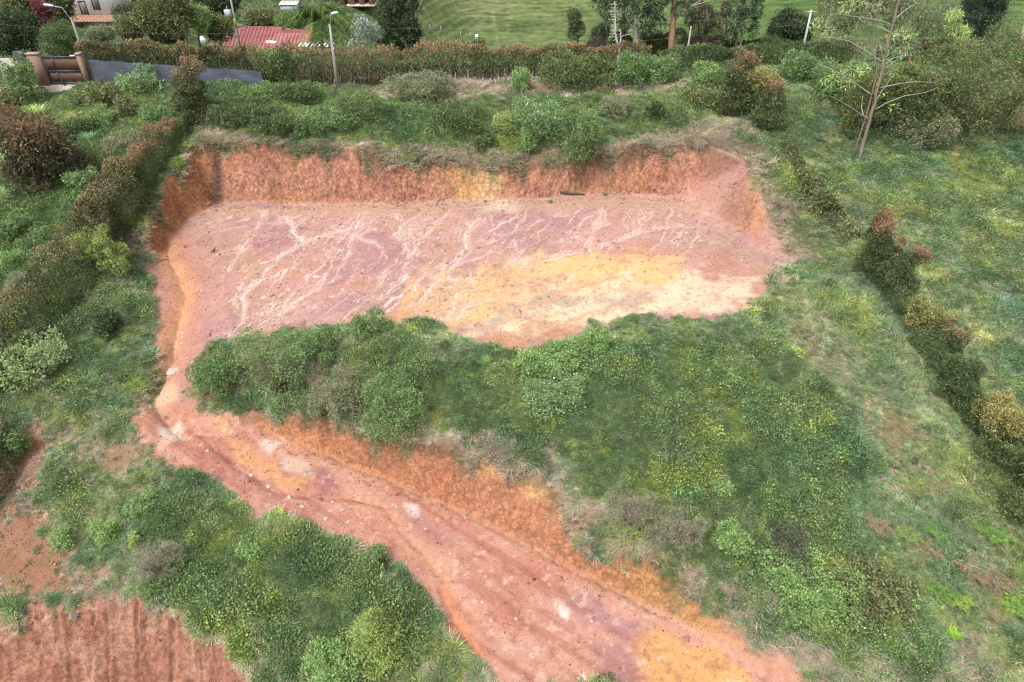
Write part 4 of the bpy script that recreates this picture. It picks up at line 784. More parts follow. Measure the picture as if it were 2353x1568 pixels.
def hedge(label, name, L, hts, th, style, group=None, nmul=1.0, cat='hedge', bare_low=0.0, zoff=0.0, lift=0.0):
    """a continuous hedge along the ground: world polyline L, heights along it, thickness"""
    NPL[0] += 1; rng = np.random.default_rng(1500 + NPL[0]); st = dict(STY[style]); L = np.array(L, float); seg = np.hypot(*np.diff(L[:, :2], axis=0).T); tot = seg.sum(); cum = np.concatenate([[0], np.cumsum(seg)])
    mid = L[len(L) // 2]; g = np.array([mid[0], mid[1], float(height(np.array([mid[0]]), np.array([mid[1]]))[0])]); f = max(1.0, mid[1] / 46.0); st['L'] *= f; st['W'] *= f
    root = thing(name, label, cat, g, 0, group); hm = float(np.mean(hts))
    n = int(min(26000, nmul * st['cov'] * 1.25 * tot * (2 * hm + th) / (st['L'] * st['W'])))
    s = rng.random(n) * tot; x = np.interp(s, cum, L[:, 0]); y = np.interp(s, cum, L[:, 1]); k = np.clip(np.searchsorted(cum, s) - 1, 0, len(seg) - 1); tx = np.diff(L[:, 0])[k] / seg[k]; ty = np.diff(L[:, 1])[k] / seg[k]; nx, ny = ty, -tx
    H = np.interp(s, np.linspace(0, tot, len(hts)), hts) * (1 + .16 * fbm(s * .55, s * 0 + 3, NPL[0], 4)); T = th * .5 * (1 + .3 * fbm(s * .6, s * 0 + 9, NPL[0] + 7, 3))
    a = rng.random(n) * math.pi * 1.0; ca, sa = np.cos(a), np.sin(a); ca = np.sign(ca) * np.abs(ca) ** .6; sa = sa ** .75
    lump = .82 + .30 * vnoise(s * .9, a * 2.2, NPL[0] + 20); rad = np.where(rng.random(n) < .8, .86 + .14 * rng.random(n), .4 + .5 * rng.random(n)) * lump
    off = ca * T * rad; hz = lift + (H - lift) * np.clip(sa * rad, 0, None); px_, py_ = x + nx * off, y + ny * off; pz = height(px_, py_) + hz + zoff
    p = np.stack([px_, py_, pz], -1) - g; d = np.stack([nx * ca, ny * ca, sa * .9], -1)
    if bare_low:
        q = hz / (H + 1e-6) + .1 * rng.normal(size=n); kp = (q > bare_low) | (rng.random(n) < .85); 
    else: kp = np.ones(n, bool)
    p, d, hz, H, s = p[kp], d[kp], hz[kp], H[kp], s[kp]; n = len(p)
    V, Q, gg = leaves(rng, p, d, st['L'], st['W'], (.72, 1.28), .35); col = st['p'][rng.choice(len(st['p']), n)]; cl = fbm(s * .5, hz * 1.2, NPL[0] + 31, 3); col = col * (1 + .28 * cl[:, None])
    if 'tip' in st:
        m = hz / (H + 1e-6) + .14 * rng.normal(size=n) + .16 * cl > st['tz']; col[m] = st['tip'][rng.choice(len(st['tip']), m.sum())]
    if bare_low:
        m = hz / (H + 1e-6) + .10 * rng.normal(size=n) < bare_low; col[m] = (lin(78, 68, 58) * (.7 + .6 * rng.random((m.sum(), 1))))
    mesh_obj('foliage', V, Q, M['leaf'], root, gg * np.repeat(col, 4, 0))
    mb = MB(); ns = int(tot * 1.1); mb.tube([np.array([bx, by, float(height(np.array([bx]), np.array([by]))[0]) - .12]) - g for bx, by in ((np.interp(q, cum, L[:, 0]), np.interp(q, cum, L[:, 1])) for q in np.linspace(0, tot, ns * 2 + 2))], .05, lin(92, 78, 66) * .8, 5)
    for q in range(ns):
        sx = (q + rng.random() * .8) / ns * tot; bx, by = np.interp(sx, cum, L[:, 0]), np.interp(sx, cum, L[:, 1]); bz = float(height(np.array([bx]), np.array([by]))[0]); hh = np.interp(sx, np.linspace(0, tot, len(hts)), hts)
        b0 = np.array([bx, by, bz]) - g; mb.tube([b0 - [0, 0, .2], b0 + [rng.normal() * .15, rng.normal() * .15, hh * .45], b0 + [rng.normal() * .3, rng.normal() * .25, hh * .8]], [.05, .04, .015], lin(92, 78, 66) * .8, 5)
    mb.build('stems', M['bark'], root)
    return root
def gl(L): return [tuple(p) for p in ground([q[0] for q in L], [q[1] for q in L])]

def plants():
    R = np.random.default_rng(77)
    # ---- hedges
    hedge('long clipped hedge with red new growth on top, running behind the middle lamp post', 'clipped_hedge', [(-27, 75.2), (-18, 75.2), (-8, 76.4), (4, 77.9), (15, 79.6)], [3.7, 3.6, 3.6, 3.5, 3.4, 3.1, 2.9], 1.9, 'rusttop', nmul=1.9, bare_low=.40)
    hedge('rusty clipped hedge hanging over the black shade cloth fence beside the gate', 'clipped_hedge', [(-44.6, 75.6), (-36, 75.2), (-27.2, 74.9)], [3.9, 3.9, 3.6], 1.6, 'hedge', nmul=1.3, lift=1.0)
    hedge('dark green clipped hedge without red tips behind the grey post on the right', 'clipped_hedge', [(16, 79.6), (24, 80.8), (33, 82.0), (38, 82)], [2.2, 2.3, 2.6, 2.4], 1.6, 'dark')
    hedge('dark clipped hedge at the right edge under the dark pine', 'clipped_hedge', [(46, 80.5), (54, 80.0), (62, 79)], [2.4, 2.5, 2.6], 1.8, 'dark')
    hl = gl([(262, 520), (205, 590), (150, 668), (80, 750), (-20, 850), (-130, 960)])
    hedge('broad brown-green hedge running down the left edge of the plot', 'boundary_hedge', hl, [3.1, 3.3, 3.4, 3.4, 3.4], 3.2, 'hedge', nmul=1.35)
    hedge('rusty green hedge length between the conifer and the red-tipped hedge on the left', 'boundary_hedge', gl([(318, 432), (262, 505), (218, 565)]), [3.0, 3.2, 3.2], 2.9, 'hedge', nmul=1.3)
    hedge('dark hedge length with red tips beside the left cut face', 'boundary_hedge', gl([(412, 315), (360, 372), (312, 445)]), [2.4, 2.7, 2.9], 2.6, 'redtip', nmul=1.3)
    hedge('narrow dark hedge length right below the tall column shrub', 'boundary_hedge', gl([(472, 262), (440, 290), (404, 328)]), [2.6, 2.2, 2.2], 2.2, 'dark', nmul=1.3)
    hedge('dark bushy hedge end with rusty top at the lower left border', 'boundary_hedge', gl([(20, 1010), (-10, 1090), (-60, 1180)]), [2.2, 2.4, 2.3], 2.2, 'hedge', nmul=1.3)
    hedge('dark tall hedge length between the red-tipped bushes at the top of the right row', 'boundary_hedge', gl([(1672, 205), (1720, 250), (1775, 300)]), [3.0, 2.8, 2.0], 2.2, 'dark', nmul=1.2)
    hedge('thin low hedge length between the olive bushes in the right row', 'boundary_hedge', gl([(1805, 340), (1835, 398), (1875, 450), (1915, 505), (1960, 560)]), [.7, .9, 1.0, .9, 1.2], 1.3, 'olive', nmul=1.0)
    hedge('dark hedge length under the bushes with orange tips, middle of the right row', 'boundary_hedge', gl([(1985, 600), (2040, 680), (2100, 765)]), [1.8, 1.5, 1.3], 1.5, 'dark', nmul=1.1)
    hedge('dark green hedge length leading down to the yellow bushes at the right edge', 'boundary_hedge', gl([(2110, 780), (2190, 900), (2260, 1000), (2340, 1120), (2420, 1250)]), [1.3, 1.4, 1.7, 1.9, 1.9], 1.6, 'dark', nmul=1.2)
    # ---- left side
    S = shrub
    S('tall column shrub with rusty top between the plot and the black fence', 'shrub', 'rusttop', (424, 136, 502, 282), shape='column', nmul=1.3)
    S('round rust-brown tree in the grass on the left', 'shrub', 'rust', (30, 278, 190, 424), nmul=1.25, name='round_tree')
    S('bright green feathery shrub growing out of the left hedge', 'shrub', 'conifer', (214, 490, 290, 620), nmul=.7)
    S('pale large-leaved shrub at the left edge below the brown hedge', 'shrub', 'pale', (4, 762, 132, 868), bare=6)
    S('small white-flowered shrub beside the round rust-brown tree', 'shrub', 'whitefl', (170, 372, 226, 434))
    S('bushy tree in front of the brick gate pillar', 'shrub', 'green', (30, 138, 98, 230), bare=6, name='bushy_tree')
    S('open white-flowered shrub in front of the black fence', 'shrub', 'whitefl', (286, 143, 358, 210), bare=4, nmul=.8)
    S('dark fern-like shrub in the grass below the left hedge', 'shrub', 'deep', (226, 722, 282, 768), name='low_shrub')
    S('broad-leaved shrub with large leaves at the foot of the lower left hedge end', 'shrub', 'green', (18, 985, 72, 1050), name='low_shrub')
    for k, (bx, lb, sty) in enumerate([((0, 560, 62, 622), 'soft green bush by the left edge, lowest of those behind the long hedge', 'fernleaf'), ((0, 482, 62, 552), 'green bush at the left edge under the round rust-brown tree', 'green'),
        ((28, 616, 72, 668), 'bluish grassy bush beside the long brown hedge', 'grey'),
        ((250, 296, 312, 352), 'dull green bush uphill of the red-tipped hedge', 'grey'), ((210, 238, 262, 290), 'bright green bush in the middle of the left field', 'fernleaf'), ((330, 232, 392, 286), 'green bush left of the tall column shrub', 'green'), ((160, 262, 216, 312), 'dark bush above the round rust-brown tree', 'dark'),
        ((272, 218, 318, 262), 'olive bush below the white-flowered shrub', 'olive'), ((196, 190, 262, 238), 'yellowish bush in front of the dark fence posts', 'olive'), ((0, 196, 40, 256), 'olive bush at the left edge under the dark trees', 'olive')]):
        S(lb, 'bush', sty, bx, name='bush')
    # ---- back bank
    for bx, lb, sty, nm in [((1184, 200, 1268, 322), 'tall green shrub with white flowers on the middle of the back bank', 'whitefl', 'shrub'), ((1286, 219, 1378, 356), 'tall dark green shrub leaning over the right part of the cut', 'green', 'shrub'), ((1192, 272, 1234, 350), 'narrow pale-leaved shrub in front of the tall white-flowered one', 'fernleaf', 'shrub'),
        ((1134, 244, 1184, 302), 'yellow-green shrub left of the tall white-flowered one', 'lime', 'shrub'), ((915, 192, 955, 224), 'small lime shrub on the bank under the large-leaved plant', 'lime', 'shrub'), ((919, 142, 962, 176), 'pale large-leaved plant standing out before the hedge', 'pale', 'sapling'),
        ((895, 160, 1030, 220), 'grey-green bramble mound under the large-leaved plant', 'grey', 'bramble'), ((1176, 162, 1220, 214), 'pale green shrub among the bamboo stakes', 'fernleaf', 'shrub'), ((1408, 132, 1480, 200), 'big light green bush below the dead bare tree', 'green', 'bush'), ((1468, 128, 1550, 190), 'big light green bush below the brown-barked gum tree', 'green', 'bush'),
        ((1485, 228, 1526, 276), 'dark bluish shrub on the right of the back bank', 'deep', 'shrub'), ((1090, 300, 1132, 336), 'dark green low shrub right above the yellow seam of the cut', 'dark', 'shrub'), ((646, 176, 722, 240), 'dark green round bush left of the lamp post', 'dark', 'bush'), ((564, 186, 640, 232), 'green bush below the end of the black fence', 'green', 'bush'),
        ((500, 216, 580, 290), 'dark vine-covered bush right of the tall column shrub', 'dark', 'bush'), ((590, 236, 690, 304), 'wide dark green bramble above the left end of the cut', 'dark', 'bramble'), ((690, 240, 790, 306), 'wide green bramble below the lamp post', 'green', 'bramble'), ((722, 158, 744, 192), 'pointed yellowish plant beside the foot of the lamp post', 'lime', 'sapling'),
        ((800, 225, 880, 275), 'dark green bramble in the middle of the bank left of the lime shrub', 'dark', 'bramble'), ((1010, 232, 1100, 290), 'dark green bramble uphill of the yellow-green shrub', 'dark', 'bramble'), ((1380, 215, 1450, 262), 'greyish bush on the bank below the big light green bush', 'grey', 'bush'), ((1570, 190, 1640, 240), 'green bush with orange flowers left of the right hedge', 'orangefl', 'bush'),
        ((598, 106, 678, 172), 'green climber hanging over the clipped hedge at the red roofed house', 'green', 'climber'), ((1240, 150, 1400, 192), 'climber with orange flowers on the clipped hedge behind the stakes', 'orangefl', 'climber'), ((1590, 150, 1660, 200), 'leafy light bush in front of the dark clipped hedge', 'fernleaf', 'bush')]:
        S(lb, 'bush' if nm in ('bush', 'bramble') else ('climber' if nm == 'climber' else 'shrub'), sty, bx, name=nm, Y=(76.2 if nm == 'climber' else None))
    # ---- right boundary row and field
    for bx, lb, sty, sh in [((1640, 110, 1722, 262), 'tall dark hedge bush with a rusty top, uppermost of the right boundary row', 'rusttop', 'column'), ((1690, 150, 1764, 262), 'yellow-topped hedge bush between the two tallest of the right row', 'yeltip', 'bush'), ((1728, 182, 1800, 302), 'hedge bush with bright red tips in the right row', 'redtip', 'column'),
        ((1826, 388, 1870, 450), 'low yellowish hedge bush below the sparse gum tree', 'olive', 'bush'), ((1858, 425, 1916, 496), 'low olive hedge bush under the yellowish one in the right row', 'olive', 'bush'), ((1954, 490, 2040, 640), 'dark round hedge bush with red tips at the middle of the right row', 'redtip', 'bush'), ((2014, 545, 2090, 680), 'dark hedge bush with orange tips leaning on the dark round one', 'redtip', 'bush'),
        ((2076, 678, 2148, 762), 'yellow hedge bush in the middle of the right row', 'yellow', 'bush'), ((2118, 728, 2200, 826), 'hedge bush with orange-red tip below the yellow one', 'redtip', 'bush'), ((2132, 806, 2228, 930), 'dull green hedge bush in the thin part of the right row', 'dark', 'bush'), ((2204, 905, 2330, 1040), 'large hedge bush with yellow top near the right edge', 'yeltip', 'bush'), ((2288, 1000, 2420, 1190), 'yellow and orange hedge bush cut by the right edge', 'yeltip', 'bush')]:
        u0, v0, u1, v1 = bx; S(lb, 'hedge bush', sty, (u0 + (u1 - u0) * .07, v0 + (v1 - v0) * .07, u1 - (u1 - u0) * .07, v1 - (v1 - v0) * .03), name='hedge_bush', shape=sh, nmul=1.3)
    S('sprawling bush full of orange flowers behind the sparse gum tree', 'bush', 'orangefl', (1935, 182, 2050, 300), name='flowering_bush', nmul=1.2); S('bush with orange flowers right of the sparse gum trunk', 'bush', 'orangefl', (2020, 170, 2160, 302), name='flowering_bush', nmul=1.2)
    S('huge tangled bush with orange flowers near the orange path', 'bush', 'orangefl', (2130, 88, 2350, 305), name='flowering_bush', nmul=2.6); S('pale-leaved tree leaning over the orange-flowered bushes', 'tree', 'grey', (2090, 140, 2190, 215), name='small_tree', Y=63)
    S('pale-leaved small tree crowning the huge tangled bush', 'tree', 'grey', (2230, 86, 2345, 160), name='small_tree', Y=66); S('pale-leaved shrub at the foot of the huge tangled bush', 'shrub', 'grey', (2180, 255, 2245, 300)); S('light green bush left of the sparse gum tree', 'bush', 'green', (1860, 150, 1975, 225), name='bush'); S('bright bush between the right row and the sparse gum tree', 'bush', 'green', (1800, 130, 1870, 185), name='bush')
    # ---- mound
    S('open shrub with light leaves and bare twigs on the mound beside the lower road', 'shrub', 'green', (566, 720, 720, 920), bare=20, nmul=.25); S('green round bush at the left end of the mound', 'bush', 'green', (466, 793, 551, 902), name='bush', nmul=.8); S('green shrub between the open shrub and the pink flat', 'shrub', 'green', (698, 728, 776, 824), nmul=.6)
    S('twiggy shrub at the front rim of the pink flat', 'shrub', 'green', (824, 702, 888, 775), bare=6, nmul=.8); S('leafy bush overhanging the orange cut face', 'bush', 'green', (850, 840, 976, 985), name='bush', nmul=.6, bare=6); S('bright bamboo-like bush on the rim of the ochre flat', 'bush', 'bright', (1212, 772, 1330, 860), name='bush'); S('bright green bush at the rim, right of the bamboo-like one', 'bush', 'bright', (1332, 743, 1398, 812), name='bush')
    S('greyish shrub with white flowers in the middle of the mound', 'shrub', 'whitefl', (1220, 846, 1328, 950), nmul=.5, bare=6); S('small pale rosette plant on the mound', 'plant', 'pale', (1540, 1036, 1574, 1064), name='rosette_plant'); S('light green sapling above the bare foot of the mound', 'sapling', 'bright', (1643, 1198, 1712, 1282), name='sapling'); S('dark shrub with purplish leaves beside the bright round shrub', 'shrub', 'purple', (1754, 1186, 1846, 1288), nmul=.5)
    S('bright green round shrub low on the mound', 'shrub', 'bright', (1768, 1258, 1926, 1410), nmul=1.1); S('olive shrub right of the bright round shrub', 'shrub', 'olive', (1922, 1285, 2066, 1392)); S('small light green bush above the sapling', 'bush', 'bright', (1636, 1102, 1684, 1144), name='bush'); S('grassy grey-green bush left of the leafy overhang', 'bush', 'grey', (745, 835, 836, 950), name='bush')
    S('grey leafless dead shrub above the lower end of the cut face', 'dead shrub', 'twig', (1390, 1120, 1500, 1230), name='dead_bush', bare=30, nmul=.28); S('second leafless grey shrub downhill beside the light green sapling', 'dead shrub', 'twig', (1510, 1170, 1600, 1270), name='dead_bush', bare=30, nmul=.28)
    # ---- lower verge
    S('bright shrub at the top of the lower verge beside the road edge', 'shrub', 'bright', (307, 1130, 354, 1178)); S('bright shrub in the middle of the bare reddish slope', 'shrub', 'bright', (223, 1194, 273, 1246)); S('dull green small shrub left of the bright one on the reddish slope', 'shrub', 'fernleaf', (128, 1214, 168, 1256)); S('yellow-green feathery conifer on the lower verge', 'conifer', 'conifer', (800, 1376, 934, 1524), name='young_conifer', shape='cone', nmul=1.5)
    S('bright leafy bush at the bottom edge beside the feathery conifer', 'bush', 'bright', (722, 1465, 832, 1590), name='bush'); S('light green bush at the top of the lower verge', 'bush', 'bright', (543, 1226, 608, 1280), name='bush'); S('grey twiggy bush at the left end of the lower verge', 'bush', 'twig', (318, 1246, 412, 1338), name='dead_bush', bare=26, nmul=.35); S('small yellow-green plant between the bright shrub and the grey bush', 'plant', 'lime', (300, 1226, 328, 1258), name='plant'); S('green bush tips at the edge of the lower road', 'bush', 'green', (846, 1240, 892, 1300), name='bush', bare=8, nmul=.5)
    # ---- trees behind the road
    T = px_tree; B1 = lin(150, 146, 138) * .85
    T('dense dark green tree in the centre of the background', 'tree', 'dense_tree', 88, (936, 120), [dict(p=[(936, 118), (928, 80), (918, 40), (915, -20)])], [(915, -25, 30, 26), (900, 10, 28, 22), (935, 8, 26, 24), (890, 42, 22, 20), (925, 48, 28, 22), (945, 70, 22, 20), (908, 72, 20, 14), (955, 85, 14, 14), (888, 75, 12, 10), (900, 100, 20, 14), (948, 108, 22, 12), (880, 105, 14, 12), (915, 112, 16, 12)], 'deep', r0=.22, nmul=1.25, limbs=[dict(p=[(930, 90), (945, 70), (952, 60)]), dict(p=[(928, 85), (905, 70), (895, 55)])], bark=B1)
    T('silver-blue leaved young gum left of the dense dark tree', 'tree', 'silver_tree', 87, (843, 118), [dict(p=[(843, 115), (842, 80), (838, 45)])], [(826, 45, 14, 10), (850, 70, 18, 14), (822, 68, 16, 14), (868, 76, 14, 12), (840, 92, 22, 13), (862, 102, 16, 11), (814, 104, 14, 10), (835, 55, 14, 10)], 'silver', r0=.12, nmul=.9, bark=B1, twig=30)
    for (lb, Y, bx, sty, n, r) in [('olive tree with rounded crown behind the rusty hedge', 96, (310, -30, 440, 96), 'olive', 14, 26), ('light green tree between the olive trees behind the hedge', 98, (432, 15, 482, 90), 'bright', 7, 16), ('dark tree left of the transformer pole', 108, (430, -30, 545, 62), 'deep', 10, 26), ('low olive tree at the left end of the red roof', 100, (468, 42, 542, 92), 'olive', 7, 18),
        ('rounded olive tree in front of the white house', 98, (262, 44, 332, 96), 'olive', 8, 20), ('grey-green small tree beside the slanting lamp pole', 90, (196, 60, 262, 104), 'grey', 7, 15), ('big feathery dark tree at the upper left corner', 90, (-40, 20, 90, 140), 'deep', 14, 28), ('tree with rust tinge above the gate at the far left', 96, (0, -40, 130, 60), 'olive', 10, 26), ('dark shady tree right above the wooden gate', 86, (88, 50, 184, 138), 'dark', 12, 24), ('rusty green tree beside the white house wall', 102, (105, -20, 168, 72), 'olive', 9, 22),
        ('dark red leaved tree among the green trees by the gate', 93, (72, -10, 132, 82), 'redleaf', 7, 13), ('tall green tree right of the white house', 128, (300, -40, 372, 40), 'olive', 9, 20), ('dark tree filling the gap left of the dark transformer pole tree', 112, (380, -40, 450, 40), 'dark', 9, 20), ('scrubby olive tree behind the red roof', 138, (560, 22, 650, 66), 'olive', 9, 18), ('scrubby green tree between the red roof and the palm', 135, (630, 30, 700, 72), 'green', 8, 16), ('dark purple bush at the corner of the white house', 122, (262, 14, 312, 44), 'purple', 5, 13), ('dark hedge tree behind the white house corner', 150, (282, -20, 345, 24), 'dark', 6, 16),
        ('green tree at the right edge of the fabric hedge garden', 97, (340, 60, 420, 100), 'dark', 7, 17),
        ('small bushy green tree at the right end of the pasture', 92, (1298, 16, 1356, 96), 'dark', 5, 13), ('low round dark tree beside the dead bare tree', 90, (1356, 56, 1404, 96), 'dark', 6, 14), ('dark bush behind the foot of the dead bare tree', 86, (1398, 80, 1456, 140), 'deep', 8, 17), ('brownish bush between the pasture and the dead bare tree', 88, (1340, 88, 1402, 138), 'brown', 7, 16), ('low dark bush peeping over the hedge at the pasture foot', 86, (1176, 112, 1236, 140), 'dark', 6, 12), ('olive bush at the foot of the dense dark tree', 87, (1046 - 5, 96, 1118, 128), 'olive', 6, 14),
        ('dark pine at the upper right', 96, (2200, -40, 2312, 92), 'pine', 12, 28), ('yellow-green gum sapling left of the dark pine', 84, (2176, 16, 2226, 100), 'gumgreen', 7, 14), ('layered dark tree behind the bare grey pole', 90, (1758, 28, 1870, 118), 'deep', 12, 22), ('low green bush right of the drooping tree', 88, (1744, 86, 1800, 122), 'dark', 5, 13)]:
        u0, v0, u1, v1 = bx; T(lb, 'tree' if r > 13 else 'bush', 'tree', Y, ((u0 + u1) / 2, v1 + 6), [dict(p=[((u0 + u1) / 2, v1 + 4), ((u0 + u1) / 2 + 3, (v0 + v1) / 2), ((u0 + u1) / 2 - 2, v0 + 12)])], rl(R, u0, v0, u1, v1, int(n * 1.7), r), sty, r0=.16, nmul=.9)
    for lb, Y, bx, sty, n, r in [('green undergrowth bush between the white-barked and the brown-barked gum', 88, (1466, 66, 1552, 138), 'dark', 9, 18), ('dark brown scrub bush under the dead conifer thicket', 87, (1560, 84, 1660, 134), 'brown', 9, 16), ('dark bush below the drooping green gum', 87, (1640, 92, 1756, 134), 'deep', 9, 15), ('grey-green scrub bush under the left of the three grey gums', 86, (1862, 84, 1990, 142), 'gum', 9, 17), ('grey-green scrub bush under the middle grey gum', 86, (1985, 84, 2120, 150), 'gum', 10, 18), ('olive scrub bush beside the dark pine', 86, (2110, 84, 2215, 140), 'olive', 8, 17)]:
        u0, v0, u1, v1 = bx; T(lb, 'bush', 'scrub_bush', Y, ((u0 + u1) / 2, v1 + 4), [dict(p=[((u0 + u1) / 2, v1 + 2), ((u0 + u1) / 2 + 3, (v0 + v1) / 2)])], rl(R, u0, v0, u1, v1, int(n * 1.5), r), sty, r0=.1, nmul=1.0, twig=(60 if sty == 'gum' else 0))
    # gums and the dead trees behind the hedge
    z6 = lambda x, y: ((1200 + x / 5.2267) / 1.088, y / 5.2267 / 1.088); z7 = lambda x, y: ((1600 + x / 5.2267) / 1.088, y / 5.2267 / 1.088)
    W = lin(196, 190, 182) * .8
    rng2 = np.random.default_rng(5); dl = []
    for k in range(15):
        y = 60 + k * 32 + rng2.normal() * 9; xx = 1762 + (y - 40) * .035; l = 40 + 60 * rng2.random()
        dl += [dict(p=[z6(xx, y), z6(xx - l * .6, y + 8), z6(xx - l, y - 4 + 14 * rng2.random())], r=.045, c=W), dict(p=[z6(xx, y + 12), z6(xx + l * .6, y + 16), z6(xx + l * 1.1, y + 2 + 18 * rng2.random())], r=.045, c=W, o=.8)]
    T('bare grey dead tree with short side branches in front of the gums', 'dead tree', 'dead_tree', 83, z6(1815, 720), [dict(p=[z6(1815, 720), z6(1825, 620), z6(1785, 540), z6(1770, 400), z6(1765, 200), z6(1758, 20)], r=.20, e=.05, c=W), dict(p=[z6(1825, 620), z6(1840, 540), z6(1840, 460), z6(1830, 400)], r=.12, e=.05, c=W)], [], None, limbs=dl + [dict(p=[z6(1845, 480), z6(1900, 460), z6(2010, 440)], r=.06, c=W)])
    T('tall gum tree with white bark behind the hedge', 'tree', 'gum_tree', 85, z6(2035, 720), [dict(p=[z6(2035, 740), z6(2035, 500), z6(2035, 250), z6(2030, 0), z6(2020, -300)], r=.34, e=.2, c=lin(186, 176, 168) * .8)], [(1428, -10, 24, 20), (1448, 20, 20, 16), (1475, 10, 22, 18), (1490, 40, 18, 14), (1440, 50, 16, 12), (1505, 5, 22, 16), (1410, 5, 22, 14), (1480, 70, 14, 10), (1400, 30, 14, 10), (1460, -30, 30, 20), (1385, -5, 24, 10)], 'gumdark', limbs=[dict(p=[z6(2020, 370), z6(1930, 280), z6(1890, 200)], c=W, r=.07), dict(p=[z6(2040, 520), z6(2200, 400), z6(2340, 300)], c=B1, r=.07), dict(p=[z6(2010, 210), z6(1960, 150), z6(1900, 60)], c=W, r=.05)], nmul=.8, twig=25)
    T('mossy ochre-barked gum between the dead tree and the white-barked gum', 'tree', 'gum_tree', 88, z6(1870, 560), [dict(p=[z6(1872, 600), z6(1875, 350), z6(1880, 100), z6(1885, -200)], r=.24, e=.16, c=lin(150, 118, 56) * .8)], [(1420, -25, 20, 12), (1440, -30, 20, 12), (1432, 60, 12, 10)], 'gumdark', nmul=.7)
    T('tall gum tree with brown stringy bark behind the hedge', 'tree', 'gum_tree', 85, z7(395, 720), [dict(p=[z7(395, 740), z7(415, 500), z7(435, 250), z7(450, 0), z7(455, -300)], r=.42, e=.26, c=lin(166, 128, 106) * .8)], [(1500, 25, 20, 14), (1515, 55, 16, 12), (1565, 20, 18, 12), (1520, -10, 26, 16), (1490, 70, 14, 10), (1570, -20, 26, 14), (1545, -30, 26, 14)], 'gumdark', limbs=[dict(p=[z7(470, 260), z7(530, 190), z7(690, 70), z7(800, 0)], c=W, r=.11), dict(p=[z7(550, 180), z7(600, 60), z7(630, -40)], c=W, r=.07), dict(p=[z7(690, 70), z7(820, 40), z7(910, 0)], c=W, r=.06), dict(p=[z7(400, 140), z7(330, 80), z7(260, 0)], c=W, r=.06), dict(p=[z7(440, 180), z7(300, 270), z7(60, 450)], c=B1, r=.07)], nmul=.8, twig=20)
    T('leaning thin trunk at the right end of the pasture', 'tree', 'leaning_tree', 89, z6(1660, 400), [dict(p=[z6(1670, 420), z6(1600, 220), z6(1530, 30), z6(1490, -60)], r=.09, e=.05, c=B1)], [(1372, 5, 12, 8), (1385, 25, 12, 8), (1405, 45, 12, 9)], 'gumdark', nmul=.8)
    bro = lin(84, 74, 70) * .8
    T('dead brown conifer thicket right of the brown-barked gum', 'dead tree', 'dead_conifer', 88, z7(760, 680), [dict(p=[z7(760, 690), z7(765, 300), z7(765, -50)], r=.14, c=bro), dict(p=[z7(850, 690), z7(850, 300), z7(860, -20)], r=.12, c=bro, root=1), dict(p=[z7(1120, 640), z7(1125, 300), z7(1130, 20)], r=.12, c=bro, root=1)], [(1600, 15, 18, 16), (1622, 35, 18, 20), (1650, 45, 20, 14), (1605, 60, 20, 18), (1640, 75, 22, 16), (1612, 95, 24, 16), (1655, 100, 22, 14), (1585, 45, 12, 12), (1668, 20, 10, 14), (1560, 85, 18, 16), (1535, 90, 14, 12), (1625, 118, 26, 10)], 'brown', nmul=1.7, twig=60)
    T('drooping green gum at the right of the dead brown thicket', 'tree', 'gum_tree', 86, z7(1260, 560), [dict(p=[z7(1250, 580), z7(1270, 300), z7(1310, 0), z7(1320, -100)], r=.2, c=lin(120, 104, 88) * .8), dict(p=[z7(1320, 560), z7(1340, 300), z7(1350, 0)], r=.16, c=lin(150, 140, 126) * .8, root=1)], [(1695, 15, 18, 22), (1722, 10, 18, 22), (1740, 20, 10, 24), (1690, 50, 18, 22), (1718, 48, 18, 22), (1738, 30, 8, 14), (1680, 80, 14, 14), (1730, 70, 10, 12)], 'gumdark', nmul=.8)
    zr = lambda x, y: ((2000 + x / 3.734) / 1.088, y / 3.734 / 1.088)
    for k, (lb, Y, base, lo) in enumerate([('faint grey gum tree behind the sparse gum, left one of three', 90, (1895, 118), rl(R, 1840, -50, 1985, 110, 15, 22)), ('thin grey-brown gum tree behind the sparse gum, middle one of three', 88, (2000, 130), rl(R, 1950, -50, 2110, 105, 16, 22)), ('feathery grey gum tree behind the sparse gum, nearest to the dark pine', 90, (2120, 130), rl(R, 2080, -50, 2215, 125, 14, 22))]):
        T(lb, 'tree', 'gum_tree', Y, base, [dict(p=[base, (base[0] + 6, 60), (base[0] + 15, -20), (base[0] + 20, -80)], r=.13, c=B1)], lo, 'gum', nmul=.62, twig=110, limbs=[dict(p=[(base[0] + 5, 80), (base[0] - 30, 40), (base[0] - 55, 10)], r=.05, c=B1), dict(p=[(base[0] + 8, 60), (base[0] + 45, 30), (base[0] + 70, -10)], r=.05, c=B1)])
    lg = [[(640,1110),(560,1060),(480,1000),(330,910),(240,860)], [(590,1080),(600,1020),(640,930)], [(615,1200),(590,1130),(588,1070)], [(670,890),(560,810),(420,720),(250,640),(200,630)], [(705,1025),(800,950),(950,880),(1130,840),(1240,780)], [(720,930),(800,860),(930,740)], [(750,820),(870,780),(1030,740),(1220,740)], [(770,580),(650,500),(480,400),(350,380),(270,385)], [(780,480),(740,400),(640,330)], [(800,600),(880,560),(1000,550),(1130,560)], [(790,650),(880,540),(940,400)], [(850,310),(780,270),(690,260)], [(860,240),(760,190),(560,150),(340,110)], [(900,170),(1000,110),(1130,50),(1290,90)]]
